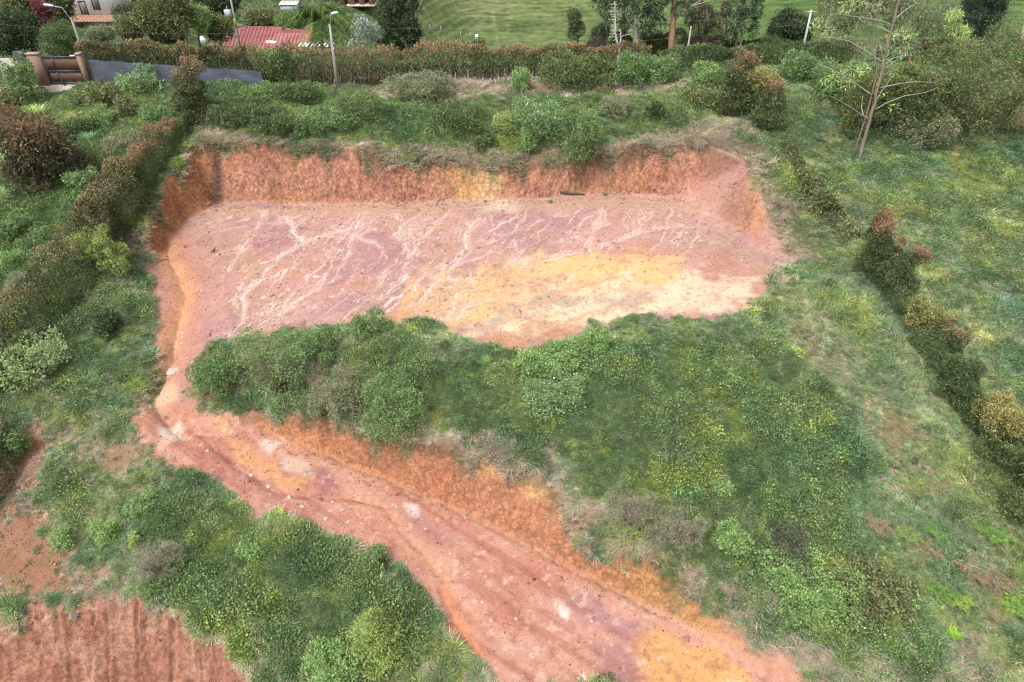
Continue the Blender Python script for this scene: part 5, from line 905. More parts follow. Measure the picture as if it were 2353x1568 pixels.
    T('tall sparse gum tree with bare side branches standing in the right field', 'tree', 'gum_tree', None, zr(550, 1515), [dict(p=[zr(550, 1500), zr(600, 1300), zr(650, 1120), zr(710, 880), zr(770, 620), zr(820, 420), zr(870, 230), zr(925, 10), zr(960, -200)], r=.17, e=.08, c=lin(142, 128, 114) * .8)], [(*zr(360, 720), 22, 10), (*zr(500, 660), 20, 9), (*zr(450, 780), 18, 9), (*zr(270, 740), 16, 9), (*zr(600, 640), 12, 8), (*zr(950, 330), 14, 10), (*zr(1030, 350), 12, 9), (*zr(980, 460), 13, 9), (*zr(870, 330), 9, 7), (*zr(200, 210), 14, 10), (*zr(260, 300), 12, 10), (*zr(450, 60), 16, 10), (*zr(550, 30), 14, 10), (*zr(130, 260), 10, 9), (*zr(760, 870), 8, 6), (*zr(880, 1000), 7, 5), (*zr(690, 780), 7, 5)], 'gumgreen', nmul=.45,
      limbs=[dict(p=[zr(*q) for q in l], r=.055, c=lin(168, 160, 152) * .8, o=(1.2 if k % 2 else -1.0)) for k, l in enumerate(lg)])
    T('thin straight gum sapling close behind the sparse gum tree', 'tree', 'sapling', 60, zr(715, 760), [dict(p=[zr(720, 740), zr(690, 500), zr(680, 250), zr(668, 60)], r=.07, e=.03, c=lin(150, 132, 118) * .8)], [(*zr(640, 130), 10, 7), (*zr(700, 60), 10, 7)], 'gum', nmul=.5, limbs=[dict(p=[zr(685, 330), zr(640, 300), zr(600, 270)], r=.03), dict(p=[zr(690, 420), zr(760, 360), zr(800, 300)], r=.03)])
    # small conifers at the foot of the pasture, and the palm
    for lb, bx in (('small dark fir at the right foot of the pasture', (1292, 88, 1320, 132)), ('smallest dark fir beside the hedge top, left of the other fir', (1272, 104, 1288, 132)), ('small dark fir close to the brownish bush', (1320, 104, 1336, 132))): S(lb, 'fir', 'pine', bx, name='fir', Y=87, shape='cone')
    palm()
    # ferns, tall grasses
    for k, (u, v, sz, c, lb) in enumerate([(2156, 1368, 1.0, (92, 118, 62), 'green fern low on the right slope'), (2290, 1238, 1.1, (98, 126, 64), 'bright green fern under the yellow hedge bushes'), (2250, 1216, .9, (94, 120, 64), 'green fern left of the bright fern under the hedge'), (2206, 1388, .7, (116, 134, 66), 'small yellowish fern low on the right slope'), (2086, 1240, .8, (102, 120, 72), 'pale fern above the brown fern'), (2325, 1400, 1.1, (102, 132, 60), 'bright fern at the right edge above the blue grass clump'), (2150, 1230, .8, (94, 120, 66), 'green fern between the two brown fern groups'),
        (2012, 1214, .9, (122, 108, 86), 'brown dead fern beside the olive shrub'), (2208, 1292, 1.0, (120, 106, 84), 'brown dead fern in the middle of the right slope'), (2298, 1345, 1.0, (118, 104, 84), 'brown dead fern at the right edge'), (2150, 1275, .7, (122, 108, 88), 'small brown dead fern left of the middle one'), (2250, 1330, .7, (122, 106, 86), 'small brown dead fern between the larger two')]):
        fern(u, v, sz, c, lb)
    for k, (u, v, w_, h_, c, lb) in enumerate([(2326, 1455, 1.1, .9, (100, 122, 98), 'blue-green grass clump at the right edge'), (2188, 1460, .9, .6, (140, 170, 70), 'yellow-green grass clump low on the right slope'), (40, 300, 2.4, 1.8, (150, 168, 112), 'tall pale grass clump above the round rust-brown tree'), (12, 380, 2.2, 1.7, (140, 164, 108), 'tall pale grass clump at the left edge'), (90, 262, 2.0, 1.5, (158, 172, 116), 'tall pale grass clump farther up the left field'), (205, 322, 1.6, 1.4, (132, 158, 124), 'bluish tall grass clump in the left field'), (18, 452, 1.8, 1.5, (132, 160, 104), 'tall grass clump under the left edge bushes'),
        (800, 800, 1.3, 1.1, (140, 146, 112), 'tan-green grass clump between the mound shrubs'), (1442, 850, 1.0, .9, (136, 132, 104), 'dry grass clump standing out on the mound'), (1115, 838, .9, .7, (130, 150, 92), 'green grass clump below the bare notch'), (1882, 690, .8, .4, (150, 188, 70), 'bright low fern-like tuft right of the flat'), (2120, 575, .9, .5, (134, 172, 96), 'pale tuft in the right field beside the orange-tipped bush'), (1265, 465, .6, .5, (112, 132, 88), 'green tuft at the foot of the back cut'), (1390, 448, .7, .5, (116, 128, 90), 'grey-green tuft at the foot of the back cut beside the log')]):
        tallgrass(u, v, w_, h_, c, lb)
def palm():
    rng = np.random.default_rng(3); Y = 93; b = at_y(738, 118, Y); zg = float(height(np.array([b[0]]), np.array([b[1]]))[0]); g = np.array([b[0], b[1], zg]); top = at_y(736, 44, Y) - g
    root = thing('palm_tree', 'palm tree with arching fronds between the red roof and the lamp post', 'palm', g); mb = MB(); mb.tube([(0, 0, -.3), top * .5, top], [.26, .22, .2], lin(120, 108, 92) * .8, 8); mb.build('trunk', M['bark'], root)
    for k in range(28):
        a = k * 2.399; el = (1.2, .8, .4, .05)[k % 4] + rng.normal() * .1; l = 5.2 + rng.random(); pts = []
        for t in np.linspace(0, 1, 9): r = l * t * math.cos(el) * (1 + .1 * t); pts.append(top + np.array([math.cos(a) * r, math.sin(a) * r, l * t * math.sin(el) - 1.9 * t * t * l * .45]))
        pts = np.array(pts); col = lin(*[(76, 98, 54), (92, 112, 58), (64, 88, 50), (140, 132, 88)][(k % 4) if rng.random() < .8 else 1]); tt = rng.random(230); P = np.stack([np.interp(tt, np.linspace(0, 1, 9), pts[:, j]) for j in range(3)], 1); ax = np.array([math.cos(a), math.sin(a), -.3]); sd = np.cross(ax, [0, 0, 1.0]); sd /= np.linalg.norm(sd)
        out = np.where(rng.random(230)[:, None] < .5, 1, -1) * sd + ax * .7; V, Q, gsh = leaves(rng, P, out, .95, .09, (.75, 1.2), -.1, .35, .12); m2 = MB(); m2.tube(pts, np.linspace(.035, .01, 9), col * 1.2, 4); V = np.concatenate([V] + m2.V); F = [np.concatenate([Q, m2.Q[0] + 4 * len(P)]), m2.T[0] + 4 * len(P)]
        mesh_obj('frond', V, F, M['leaf'], root, np.concatenate([gsh * col * 1.5] + m2.C))
def gz(u, v):
    g = ground(u, v)[0].copy(); g[2] = height(np.array([g[0]]), np.array([g[1]]))[0]; return g
def fern(u, v, sz, c, lb):
    rng = np.random.default_rng(int(u * 7 + v)); root = thing('fern', lb, 'fern', gz(u, v), rng.random() * 6.28, 'bracken ferns on the right slope'); col = lin(*c) * PG; VV, QQ, CC, n0 = [], [], [], 0; mb = MB()
    for k in range(8):
        a = k * .8 + rng.normal() * .2; l = sz * (.8 + .5 * rng.random()); tt = np.linspace(0, 1, 9); P = np.stack([math.cos(a) * l * tt, math.sin(a) * l * tt, .15 + l * (.75 * tt - .65 * tt * tt)], 1); mb.tube(P, np.linspace(.014, .004, 9), col * .8, 4, False)
        q = np.repeat(np.linspace(.18, .98, 26), 2); B = np.stack([np.interp(q, tt, P[:, j]) for j in range(3)], 1); sd = np.array([-math.sin(a), math.cos(a), 0]); out = np.tile([1, -1], 26)[:, None] * sd + np.array([math.cos(a), math.sin(a), 0]) * .35
        ll = .34 * l * (1 - q * .85) + .02; V, Q, g_ = leaves(rng, B, out, 1.0, .17, (.75, 1.2), 0, .05, .08); V = B.repeat(4, 0) + (V - B.repeat(4, 0)) * np.repeat(ll, 4)[:, None]; VV.append(V); QQ.append(Q + n0); CC.append(g_ * col); n0 += len(V)
    mesh_obj('fronds', np.concatenate(VV), np.concatenate(QQ), M['leaf'], root, np.concatenate(CC)); mb.build('stalks', M['bark'], root)
def tallgrass(u, v, w_, h_, c, lb):
    rng = np.random.default_rng(int(u * 3 + v)); V, Q, C = blades(rng, 170, 1.0, .03, .8, .55, .55, (.75, 1.25)); V = V * np.array([w_ * .75, w_ * .75, h_]) + np.repeat(np.concatenate([rng.normal(size=(170, 2)) * w_ * .13, np.zeros((170, 1))], 1), 8, 0)
    o = mesh_obj('grass_clump', V, Q, M['leaf'], None, C * lin(*c) * PG, gz(u, v)); tag(o, lb, 'grass clump')
plants()

# ------------------------------------------------------------------ houses, fences, poles, wires and small things
M['white'] = plain('lime_wash', (.92, .95, .97), .85, .12, 1.5, (1, 1, .4)); M['tile'] = plain('clay_tile', (.27, .085, .08), .8, .25, 2.2); M['oldtile'] = plain('old_clay_tile', (.32, .17, .11), .85, .3, 3)
M['dkwood'] = plain('dark_brown_wood', (.09, .045, .035), .7, .3, 4, (1, 1, 6)); M['glass'] = plain('window_glass', (.16, .18, .18), .15, .2, 2, bump=.0); M['brick'] = plain('pink_brick', (.24, .145, .11), .9, .25, 9, (1, 1, 4)); M['concrete'] = plain('weathered_concrete', (.30, .29, .27), .9, .18, 3, (1, 1, .3))
M['gatewood'] = plain('stained_gate_wood', (.13, .07, .048), .7, .45, 7, (6, 6, .3)); M['iron'] = plain('dark_iron', (.035, .04, .05), .5, .2, 5); M['cloth'] = plain('black_shade_cloth', (.062, .072, .095), .7, .30, 2.0, (.4, .4, 3), .4); M['post'] = plain('grey_post_wood', (.17, .15, .13), .9, .35, 6, (1, 1, .3)); M['dkpost'] = plain('dark_post_wood', (.05, .045, .042), .9, .3, 6)
M['stake'] = plain('pale_bamboo', (.38, .34, .28), .85, .25, 8); M['metal'] = plain('galvanised_metal', (.42, .44, .46), .45, .1, 5); M['lampw'] = plain('lamp_cover', (.50, .62, .70), .35, .08, 5); M['plastic'] = plain('white_plastic', (.80, .80, .78), .5, .05, 5); M['blue'] = plain('blue_plastic', (.12, .30, .50), .5, .1, 5)
M['rock'] = plain('pale_kaolin_rock', (.46, .35, .30), .9, .25, 5); M['grock'] = plain('grey_rock', (.24, .22, .21), .9, .35, 4); M['log'] = plain('grey_dead_wood', (.22, .19, .165), .9, .35, 6); M['darklog'] = plain('dark_rotten_wood', (.07, .055, .045), .95, .3, 6); M['feather'] = plain('black_feathers', (.02, .02, .022), .6, .2, 8); M['grass_roof'] = plain('pale_sheet', (.55, .53, .50), .7, .15, 4)
def hz(x, y): return float(height(np.array([float(x)]), np.array([float(y)]))[0])
def bxo(name, c, size, mat, parent=None, rz=0.0): return MB().box(c, size, rz).build(name, mat, parent)
def window(parent, x, y, z, w_, h_, ang=0.0):
    f = MB(); t = .12
    for c, s in (((0, 0, h_ / 2 - t / 2), (w_, .14, t)), ((0, 0, -h_ / 2 + t / 2), (w_, .14, t)), ((-w_ / 2 + t / 2, 0, 0), (t, .138, h_ - 2 * t)), ((w_ / 2 - t / 2, 0, 0), (t, .138, h_ - 2 * t)), ((0, .01, 0), (.07, .10, h_ - 2 * t))): f.box(c, s)
    o = f.build('window', M['dkwood'], parent); o.location = (x, y, z); p = MB().box((0, .03, 0), (w_ - 2 * t, .03, h_ - 2 * t)).build('pane', M['glass'], o); return o
def tiled(name, parent, P00, P10, P11, P01, mat, pitch=.62, amp=.17):
    """roof slope between eave P00-P10 and ridge P01-P11 with rolled tile rows running down the fall"""
    P00, P10, P11, P01 = [np.array(p, float) for p in (P00, P10, P11, P01)]; wd = np.linalg.norm(P10 - P00); n = int(wd / pitch * 6); m = 14
    nrm = np.cross(P10 - P00, P01 - P00); nrm /= np.linalg.norm(nrm); s = np.linspace(0, 1, n + 1); t = np.linspace(0, 1, m + 1); S, T = np.meshgrid(s, t)
    E = P00 + (P10 - P00) * S[..., None]; ew = (P10 - P00) / wd; off = (P01 - P00) @ ew; fall = (P01 - P00) - ew * off; q = S * wd; lo = off * T; hi = wd - ((P10 - P00) @ ew - (P11 - P00) @ ew) * T
    qq = np.clip(q, lo, hi); V = P00 + ew * qq[..., None] + fall * T[..., None] + nrm * (amp * np.abs(np.sin(qq * math.pi / pitch)) + .02 * ((T * m * 1.0) % 2))[..., None]
    i = np.arange((n + 1) * (m + 1)).reshape(m + 1, n + 1); Q = np.stack([i[:-1, :-1], i[:-1, 1:], i[1:, 1:], i[1:, :-1]], -1).reshape(-1, 4); V = V.reshape(-1, 3)
    return V, Q
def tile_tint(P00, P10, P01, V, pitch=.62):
    """clay of the cover rows, with shade painted dark into the channels between them"""
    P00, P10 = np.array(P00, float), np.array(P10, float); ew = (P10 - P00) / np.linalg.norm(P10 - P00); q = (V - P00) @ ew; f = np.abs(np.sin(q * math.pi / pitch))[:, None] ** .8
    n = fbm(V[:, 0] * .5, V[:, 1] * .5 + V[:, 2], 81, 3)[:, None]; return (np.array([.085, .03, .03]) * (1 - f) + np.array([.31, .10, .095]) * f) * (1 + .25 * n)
def hip_roof(root, x0, x1, y0, y1, ze, zr, rx0, rx1, mat, name='roof'):
    ym = (y0 + y1) / 2; mb = MB()
    for a in (((x0, y0, ze), (x1, y0, ze), (rx1, ym, zr), (rx0, ym, zr)), ((x1, y1, ze), (x0, y1, ze), (rx0, ym, zr), (rx1, ym, zr)), ((x1, y0, ze), (x1, y1, ze), (rx1, ym, zr), (rx1, ym, zr)), ((x0, y1, ze), (x0, y0, ze), (rx0, ym, zr), (rx0, ym, zr))):
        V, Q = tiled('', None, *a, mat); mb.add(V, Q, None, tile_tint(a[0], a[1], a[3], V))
    for p, q in (((x0, y0, ze), (rx0, ym, zr)), ((x0, y1, ze), (rx0, ym, zr)), ((x1, y0, ze), (rx1, ym, zr)), ((x1, y1, ze), (rx1, ym, zr)), ((rx0, ym, zr), (rx1, ym, zr))): mb.tube([np.array(p) + [0, 0, .08], np.array(q) + [0, 0, .08]], .13, (.30, .10, .09), k=6)
    return mb.build(name, mat, root)
def built():
    # ---- red roofed house
    a = at_y(478, 112, 124.0); b = at_y(700, 110, 124.0); r0 = at_y(570, 66, 129.0); r1 = at_y(620, 65, 129.0); ze = float(a[2]); zr = float(r0[2]); x0, x1 = float(a[0]), float(b[0]); g = np.array([(x0 + x1) / 2, 129, hz((x0 + x1) / 2, 129)])
    h = thing('red_roofed_house', 'low house with a red tiled hip roof behind the long hedge', 'house', g); L = lambda p: tuple(np.array(p, float) - g)
    hip_roof(h, x0 - g[0], x1 - g[0], -5.2, 5.2, ze - g[2] + .3, zr - g[2] + .15, r0[0] - g[0], r1[0] - g[0], M['paint'])
    zw = ze - g[2] + .25; bxo('wall', (0, 0, zw / 2 - .3), (x1 - x0 - 1.4, 9.0, zw + .5), M['white'], h)
    c = at_y(655, 104, 121.5); cw = 10.5; an = MB(); e0 = np.array([c[0] - 6.2, 120.6, c[2] - 1.2]) - g; e1 = e0 + [11.6, 0, 0]
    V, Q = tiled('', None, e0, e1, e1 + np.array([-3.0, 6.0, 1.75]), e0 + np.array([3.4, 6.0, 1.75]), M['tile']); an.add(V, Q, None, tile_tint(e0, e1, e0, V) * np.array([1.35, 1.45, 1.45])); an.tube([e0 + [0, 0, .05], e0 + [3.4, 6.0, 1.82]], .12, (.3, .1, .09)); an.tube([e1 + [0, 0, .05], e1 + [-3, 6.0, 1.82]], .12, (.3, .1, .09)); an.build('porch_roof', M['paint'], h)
    o = bxo('skylight', (0, 0, 0), (2.1, .7, .1), M['plastic'], h); o.location = e0 + np.array([3.2, 3.3, 1.12]); o.rotation_euler = (.28, 0, -.35)
    o = MB().box((0, 0, .4), (1.9, 1.2, .8)).box((0, 0, .86), (1.6, .9, .12)).build('water_tank', M['plastic'], h); o.location = e1 + np.array([-1.4, 1.6, .25])
    d = MB(); n = 14; d.add([(math.cos(k * 6.283 / n) * .62 * r, -.22 * (1 - r * r), math.sin(k * 6.283 / n) * .62 * r) for r in (.02, .5, 1) for k in range(n)], [(j * n + k, j * n + (k + 1) % n, (j + 1) * n + (k + 1) % n, (j + 1) * n + k) for j in range(2) for k in range(n)]); d.tube([(0, 0, -.1), (.1, .2, -.8), (.1, .3, -1.4)], .05); d.tube([(0, -.2, -.5), (0, -.6, .1)], .03)
    o = d.build('satellite_dish', M['plastic'], h); o.location = at_y(464, 92, 121) - g
    c = at_y(728, 104, 122); cp = MB(); cp.box((0, 0, 0), (6.0, 3.4, .10))
    o = cp.build('carport_roof', M['iron'], h); o.location = c - g; s = MB()
    for k in range(9): s.box((-2.7 + k * .67, 0, .12), (.34, 3.2, .08))
    s.build('slats', M['plastic'], o)
    for k in range(2): q = MB().tube([(0, 0, -3.0), (0, 0, -.06)], .11).build('carport_post', M['white'], h); q.location = c - g + np.array([(-2.4, 2.2)[k], -1.3, 0])
    # ---- white house
    Yw = 140.0; R_ = at_y(260, 37, Yw); zt = R_[2]; xr = R_[0]; g = np.array([xr - 8, Yw + 5, hz(xr - 8, Yw + 5)]); h = thing('white_house', 'two storey white house with dark framed windows at the upper left', 'house', g)
    up = MB().box((0, 0, 0), (16, 10, 7.0)).build('upper_wall', M['white'], h); up.location = (0, 0, zt - g[2] + 3.5)
    lw = MB().box((0, 0, 0), (15.4, 9.4, 5.0)).build('lower_wall', plain('grey_wash', (.50, .50, .49), .85, .15, 2), h); lw.location = (0, 0, zt - g[2] - 3.0)
    V, Q = tiled('', None, (-8.2, -7.0, -.75), (8.9, -7.0, -.75), (8.3, -5.02, 0), (-8.2, -5.02, 0), M['oldtile']); o = mesh_obj('awning_roof', V, Q, M['oldtile'], h); o.location = (0, 0, zt - g[2] + .1)
    hr = hip_roof(h, -9, 9, -6, 6, 0, 2.4, -4, 4, M['paint']); hr.location = (0, 0, zt - g[2] + 7.05)
    for (u, v, w_, h_) in ((192, 19, 1.35, 2.5), (219, 6, 1.35, 2.6)): p = at_y(u, v, Yw); window(h, p[0] - g[0], Yw - .06 - g[1], p[2] - g[2], w_, h_)
    p = at_y(251, 50, 138.3); o = bxo('awning_post', (0, 0, 0), (.22, .22, 4.0), M['dkwood'], h); o.location = (p[0] - g[0], p[1] - g[1], zt - g[2] - 2.6)
    # ---- house at the far left corner
    Yl = 118.0; p = at_y(24, 28, Yl); g = np.array([p[0] - 6, Yl + 4, hz(p[0] - 6, Yl + 4)]); h = thing('tiled_house', 'corner of a tiled house with a pale fascia at the far upper left', 'house', g)
    zt = p[2] - g[2]; o = MB().box((0, 0, 0), (11.4, 8, zt + .5)).build('wall', plain('grey_render', (.36, .37, .40), .85, .12, 2), h); o.location = (0, 0, zt / 2 - .3); o = bxo('fascia', (0, 0, 0), (12.4, .25, .3), M['plastic'], h); o.location = (0, -4.6, zt + .05)
    V, Q = tiled('', None, (-6.3, -4.7, .25), (6.3, -4.7, .25), (6.3, 2, 2.4), (-6.3, 2, 2.4), M['oldtile']); o = mesh_obj('roof', V, Q, M['oldtile'], h); o.location = (0, 0, zt)
    # ---- far brick building and sheet hut on the hillside
    Yb = 168.0; p = at_y(718, 9, Yb); g = np.array([p[0] + 6.5, Yb + 3, hz(p[0] + 6.5, Yb + 3)]); h = thing('brick_building', 'unfinished pink brick building on the far slope at the top', 'building', g); z0 = p[2] - g[2]
    m = MB(); nb = 6
    for k in range(nb + 1): m.box((-6.5 + k * 13 / nb, 0, z0 + 1.5), (1.0, 6, 3.4))
    m.box((0, 1.4, z0 + 1.5), (12.6, 2.9, 3.2)); m.box((0, 0, z0 + 4.0), (14, 6.2, 1.7)); m.build('wall', M['brick'], h); o = bxo('ledge', (0, -.2, z0 - .35), (14.4, 6.8, .3), plain('pale_ledge', (.6, .48, .42)), h); o = bxo('base', (0, .3, z0 / 2 - .6), (13.4, 5.6, max(.6, abs(z0) + .4)), M['brick'], h)
    Yh = 160.0; p = at_y(667, 21, Yh); g = np.array([p[0], Yh, hz(p[0], Yh)]); h = thing('sheet_hut', 'small hut of pale metal sheets below the brick building', 'hut', g); z0 = max(.2, p[2] - g[2])
    m = MB(); m.box((0, 0, z0 + .2), (3.4, 2.2, 1.7)); m.build('wall', M['metal'], h); m = MB()
    for k in range(9): m.box((-1.7 + k * .425, 0, z0 + 1.12 + (.03 if k % 2 else 0)), (.42, 2.7, .07), 0, (.5, .5, .5), (.12, 'X'))
    m.build('roof', M['grass_roof'], h); bxo('door_panel', (.7, -1.12, z0 + .1), (.8, .06, 1.3), plain('blue_grey_sheet', (.22, .26, .34)), h); bxo('base', (0, 0, z0 / 2 - .5), (3.2, 2.0, z0 + .4), M['concrete'], h)
    # ---- gate, pillars, drive
    Yg = 73.6; zx = lambda x, y: (x / 5.2267 / 1.088, y / 5.2267 / 1.088); pL = at_y(*zx(660, 1040), Yg); pR = at_y(*zx(1120, 1060), Yg); gx = (pL[0] + pR[0]) / 2; gw = pR[0] - pL[0]; g = np.array([gx, Yg, hz(gx, Yg)]); h = thing('wooden_gate', 'brown plank gate in a dark iron frame between two pillars', 'gate', g); H_ = 2.75; f = MB()
    for c, s in (((0, 0, H_ - .07), (gw, .12, .16)), ((0, 0, .12), (gw, .12, .2)), ((0, 0, 1.32), (gw - .3, .118, .16)), ((-gw / 2 + .08, 0, H_ / 2), (.16, .118, H_ - .3)), ((gw / 2 - .08, 0, H_ / 2), (.16, .118, H_ - .3)), ((-gw / 2 + .95, 0, .7), (.16, .116, 1.08)), ((-gw / 2 + .95, 0, 2.02), (.16, .116, 1.24))): f.box(c, s)
    f.build('frame', M['iron'], h); m = MB(); k = -gw / 2 + .18
    while k < gw / 2 - .2:
        for zc, hh in ((.74, .98), (2.0, 1.16)): m.box((k + .06, .02 + .006 * math.sin(k * 40), zc), (.115, .04, hh))
        k += .135
    m.build('planks', M['gatewood'], h)
    for nm, px, lb, wd in (('gate_pillar', -gw / 2 - .75, 'broad brick pillar on the left of the wooden gate', 1.2), ('gate_pillar', gw / 2 + .28, 'narrow weathered pillar between the wooden gate and the black fence', .42)):
        o = thing(nm, lb, 'pillar', (gx + px, Yg, g[2])); bxo('shaft', (0, 0, 1.45), (wd, .6, 3.1), M['brick'], o); bxo('cap', (0, 0, 3.05), (wd + .12, .72, .14), plain('pillar_cap', (.30, .24, .19)), o)
    o = thing('low_wall', 'low pale block wall left of the broad brick pillar', 'wall', (gx - gw / 2 - 3.2, Yg + .3, g[2])); bxo('blocks', (0, 0, 1.2), (3.2, .3, 2.6), plain('block_wall', (.34, .31, .27), .9, .2, 4), o); bxo('railing', (.9, 0, 2.75), (1.3, .12, .9), M['iron'], o)
    # ---- shade cloth fence
    x0 = gx + gw / 2 + .6; xs = np.linspace(x0, -25.6, 90); ys = np.interp(xs, [x0, -25.6], [73.9, 73.7]); root = thing('shade_cloth_fence', 'fence of black shade cloth running from the gate under the rusty hedge', 'fence', (xs[45], ys[45], hz(xs[45], ys[45]))); g = np.array(root.location); V = []
    for i, (x, y) in enumerate(zip(xs, ys)):
        zb = hz(x, y)
        for j, t in enumerate((0, .2, .4, .6, .8, 1)): V.append((x - g[0], y - g[1] + .10 * math.sin(i * .35 + j * .8) * (1 - abs(2 * t - 1)) - .25 * (1 - t), zb - g[2] - .1 + t * (2.5 - .010 * i) - .06 * abs(math.sin(i * .22)) * (t == 1)))
    Q = [(i * 6 + j, (i + 1) * 6 + j, (i + 1) * 6 + j + 1, i * 6 + j + 1) for i in range(89) for j in range(5)]; mesh_obj('cloth', V, Q, M['cloth'], root, None, None, True)
    for i in range(2, 90, 11): q = MB().tube([(0, 0, -.3), (0, 0, 2.5)], .06).build('post', M['dkpost'], root); q.location = (xs[i] - g[0], ys[i] - g[1] + .28, hz(xs[i], ys[i]) - g[2])
    # ---- posts and stakes
    first = {}
    def stick(name, lb, cat, group, u0, v0, u1, v1, rad, mat, Y=None):
        b = at_y(u0, v0, Y) if Y else ground(u0, v0)[0]; t = at_y(u1, v1, b[1]); zg = hz(b[0], b[1]); b = np.array([b[0], b[1], min(zg, b[2]) - .1]); rng = np.random.default_rng(int(u0 * 10)); P = [(0, 0, 0), (t - b) * .5 + [rng.normal() * .03, rng.normal() * .05, 0], t - b]
        m = MB(); m.tube(P, [rad, rad * .9, rad * .6], k=6); o = m.build(name, mat, None, False, b); return tag(o, lb, cat, group)
    for xa, ya, xb, yb, lb in ((850, 1120, 780, 990, 'dark leaning fence post in front of the gate, leftmost of its row'), (1090, 1110, 1015, 995, 'dark leaning fence post before the right end of the gate'), (1255, 1095, 1215, 1035, 'short dark fence post under the black cloth'), (1350, 1140, 1285, 1030, 'dark leaning fence post right of the short one'), (1630, 1170, 1560, 1035, 'dark leaning fence post left of the open white-flowered shrub'), (1905, 1160, 1840, 1040, 'dark leaning fence post inside the open white-flowered shrub')): stick('fence_post', lb, 'fence post', 'dark posts in front of the gate and black fence', *zx(xa, ya), *zx(xb, yb), .09, M['dkpost'])
    z5 = lambda x, y: ((800 + x / 5.2267) / 1.088, y / 5.2267 / 1.088); z6 = lambda x, y: ((1200 + x / 5.2267) / 1.088, y / 5.2267 / 1.088)
    for xa, ya, xb, yb, lb, f in ((190, 1210, 188, 1040, 'pale fence post left of the lamp post foot', z5), (268, 1180, 262, 1000, 'thin pale post touching the lamp post foot', z5), (447, 1160, 445, 1055, 'short pale fence post right of the lamp post', z5), (760, 1110, 757, 1000, 'grey fence post left of the orange flowered climber', z6), (1066, 1100, 1064, 985, 'grey fence post under the orange flowered climber', z6), (1372, 1110, 1370, 978, 'thick grey fence post at the pale dead fern patch', z6), (1680, 1050, 1680, 965, 'stubby grey fence post at the right end of the stakes', z6)): stick('fence_post', lb, 'fence post', 'grey posts along the hedge foot', *f(xa, ya), *f(xb, yb), .085, M['post'])
    st = [(400, 1110, 398, 1015, z5), (530, 1090, 525, 930, z5), (1650, 1100, 1650, 1040, z5), (1720, 1080, 1715, 970, z5), (1775, 1130, 1770, 950, z5), (1935, 1190, 1935, 910, z5), (2120, 1090, 2125, 990, z5), (2235, 1110, 2230, 1015, z5), (2295, 1120, 2290, 1040, z5), (140, 1110, 140, 1010, z6), (200, 1120, 202, 1040, z6), (255, 1110, 240, 980, z6), (322, 1060, 318, 900, z6), (380, 1090, 370, 1010, z6), (405, 1080, 405, 960, z6), (435, 1120, 430, 940, z6), (480, 1000, 478, 850, z6), (695, 1110, 692, 930, z6), (795, 1110, 768, 930, z6), (848, 1110, 832, 960, z6), (895, 1100, 880, 1000, z6), (962, 1100, 950, 950, z6), (1030, 1110, 1032, 1020, z6), (1098, 1120, 1080, 985, z6), (1200, 1110, 1198, 990, z6), (1255, 1010, 1247, 840, z6), (1292, 1080, 1270, 960, z6), (1345, 1110, 1338, 950, z6), (1398, 1080, 1390, 900, z6), (1445, 1060, 1442, 940, z6), (1497, 1060, 1490, 850, z6), (1528, 1060, 1532, 900, z6), (1570, 1050, 1560, 980, z6), (1630, 1040, 1605, 890, z6), (1780, 1040, 1775, 900, z6), (1815, 1020, 1795, 880, z6), (1890, 1010, 1885, 920, z6)]
    for xa, ya, xb, yb, f in st: stick('bamboo_stake', 'thin pale bamboo stake in the row at the foot of the clipped hedge', 'stake', 'bamboo stakes along the hedge foot', *f(xa, ya + 12), *f(xb, yb), .035, M['stake'])
    stick('bamboo_stake', 'longest pale bamboo stake, leaning against the clipped hedge', 'stake', None, *z5(1850, 1070), *z5(1800, 760), .045, M['stake'])
    z7 = lambda x, y: ((1600 + x / 5.2267) / 1.088, y / 5.2267 / 1.088); stick('bare_pole', 'bare pale wooden pole behind the hedge right of the brown-barked gum', 'pole', None, *z7(615, 735), *z7(668, 345), .13, M['stake'], 84)
    for k, (xa, ya, xb, yb) in enumerate(((1860, 900, 1855, 780), (1882, 890, 1876, 770), (1968, 880, 1966, 800), (1815, 890, 1815, 840))): stick('bamboo_stake', 'thin pale stake before the dark hedge on the right', 'stake', 'stakes before the dark right hedge', *z7(xa, ya), *z7(xb, yb), .04, M['stake'])
    # ---- lamp posts and power poles
    def pole(name, lb, u0, v0, u1, v1, Y, r, mat, cat='pole'):
        b = at_y(u0, v0, Y) if Y else ground(u0, v0)[0]; b[2] = hz(b[0], b[1]); t = at_y(u1, v1, b[1]) - b; t = np.array([t[0] * .55, t[1], t[2]]); o = thing(name, lb, cat, b); MB().tube([(0, 0, -.4), t * .5, t], [r, r * .85, r * .68], k=10).build('shaft', mat, o, True); return o, t
    def lamp(o, t, arm, size=1.0, mat='lampw'):
        e = t + np.array(arm); m = MB(); m.tube([t - [0, 0, .5], t + [arm[0] * .3, arm[1] * .3, arm[2] * .75], e], .045, k=6); m.build('arm', M['metal'], o); b = MB(); n = 10; L_ = .85 * size
        V = [(L_ * (q - .5) , math.cos(k * 6.283 / n) * .19 * size * s, math.sin(k * 6.283 / n) * .13 * size * s) for q, s in ((0, .35), (.12, .8), (.4, 1), (.8, .85), (1, .3)) for k in range(n)]; b.add(V, [(j * n + k, j * n + (k + 1) % n, (j + 1) * n + (k + 1) % n, (j + 1) * n + k) for j in range(4) for k in range(n)]); b.add([V[k] for k in range(n)], None, [(0, k + 1, k) for k in range(1, n - 1)]); b.add([V[4 * n + k] for k in range(n)], None, [(0, k, k + 1) for k in range(1, n - 1)])
        hd = b.build('lamp_head', M[mat], o, True); hd.location = e; hd.rotation_euler = (0, -.25, math.atan2(arm[1], arm[0])); return e
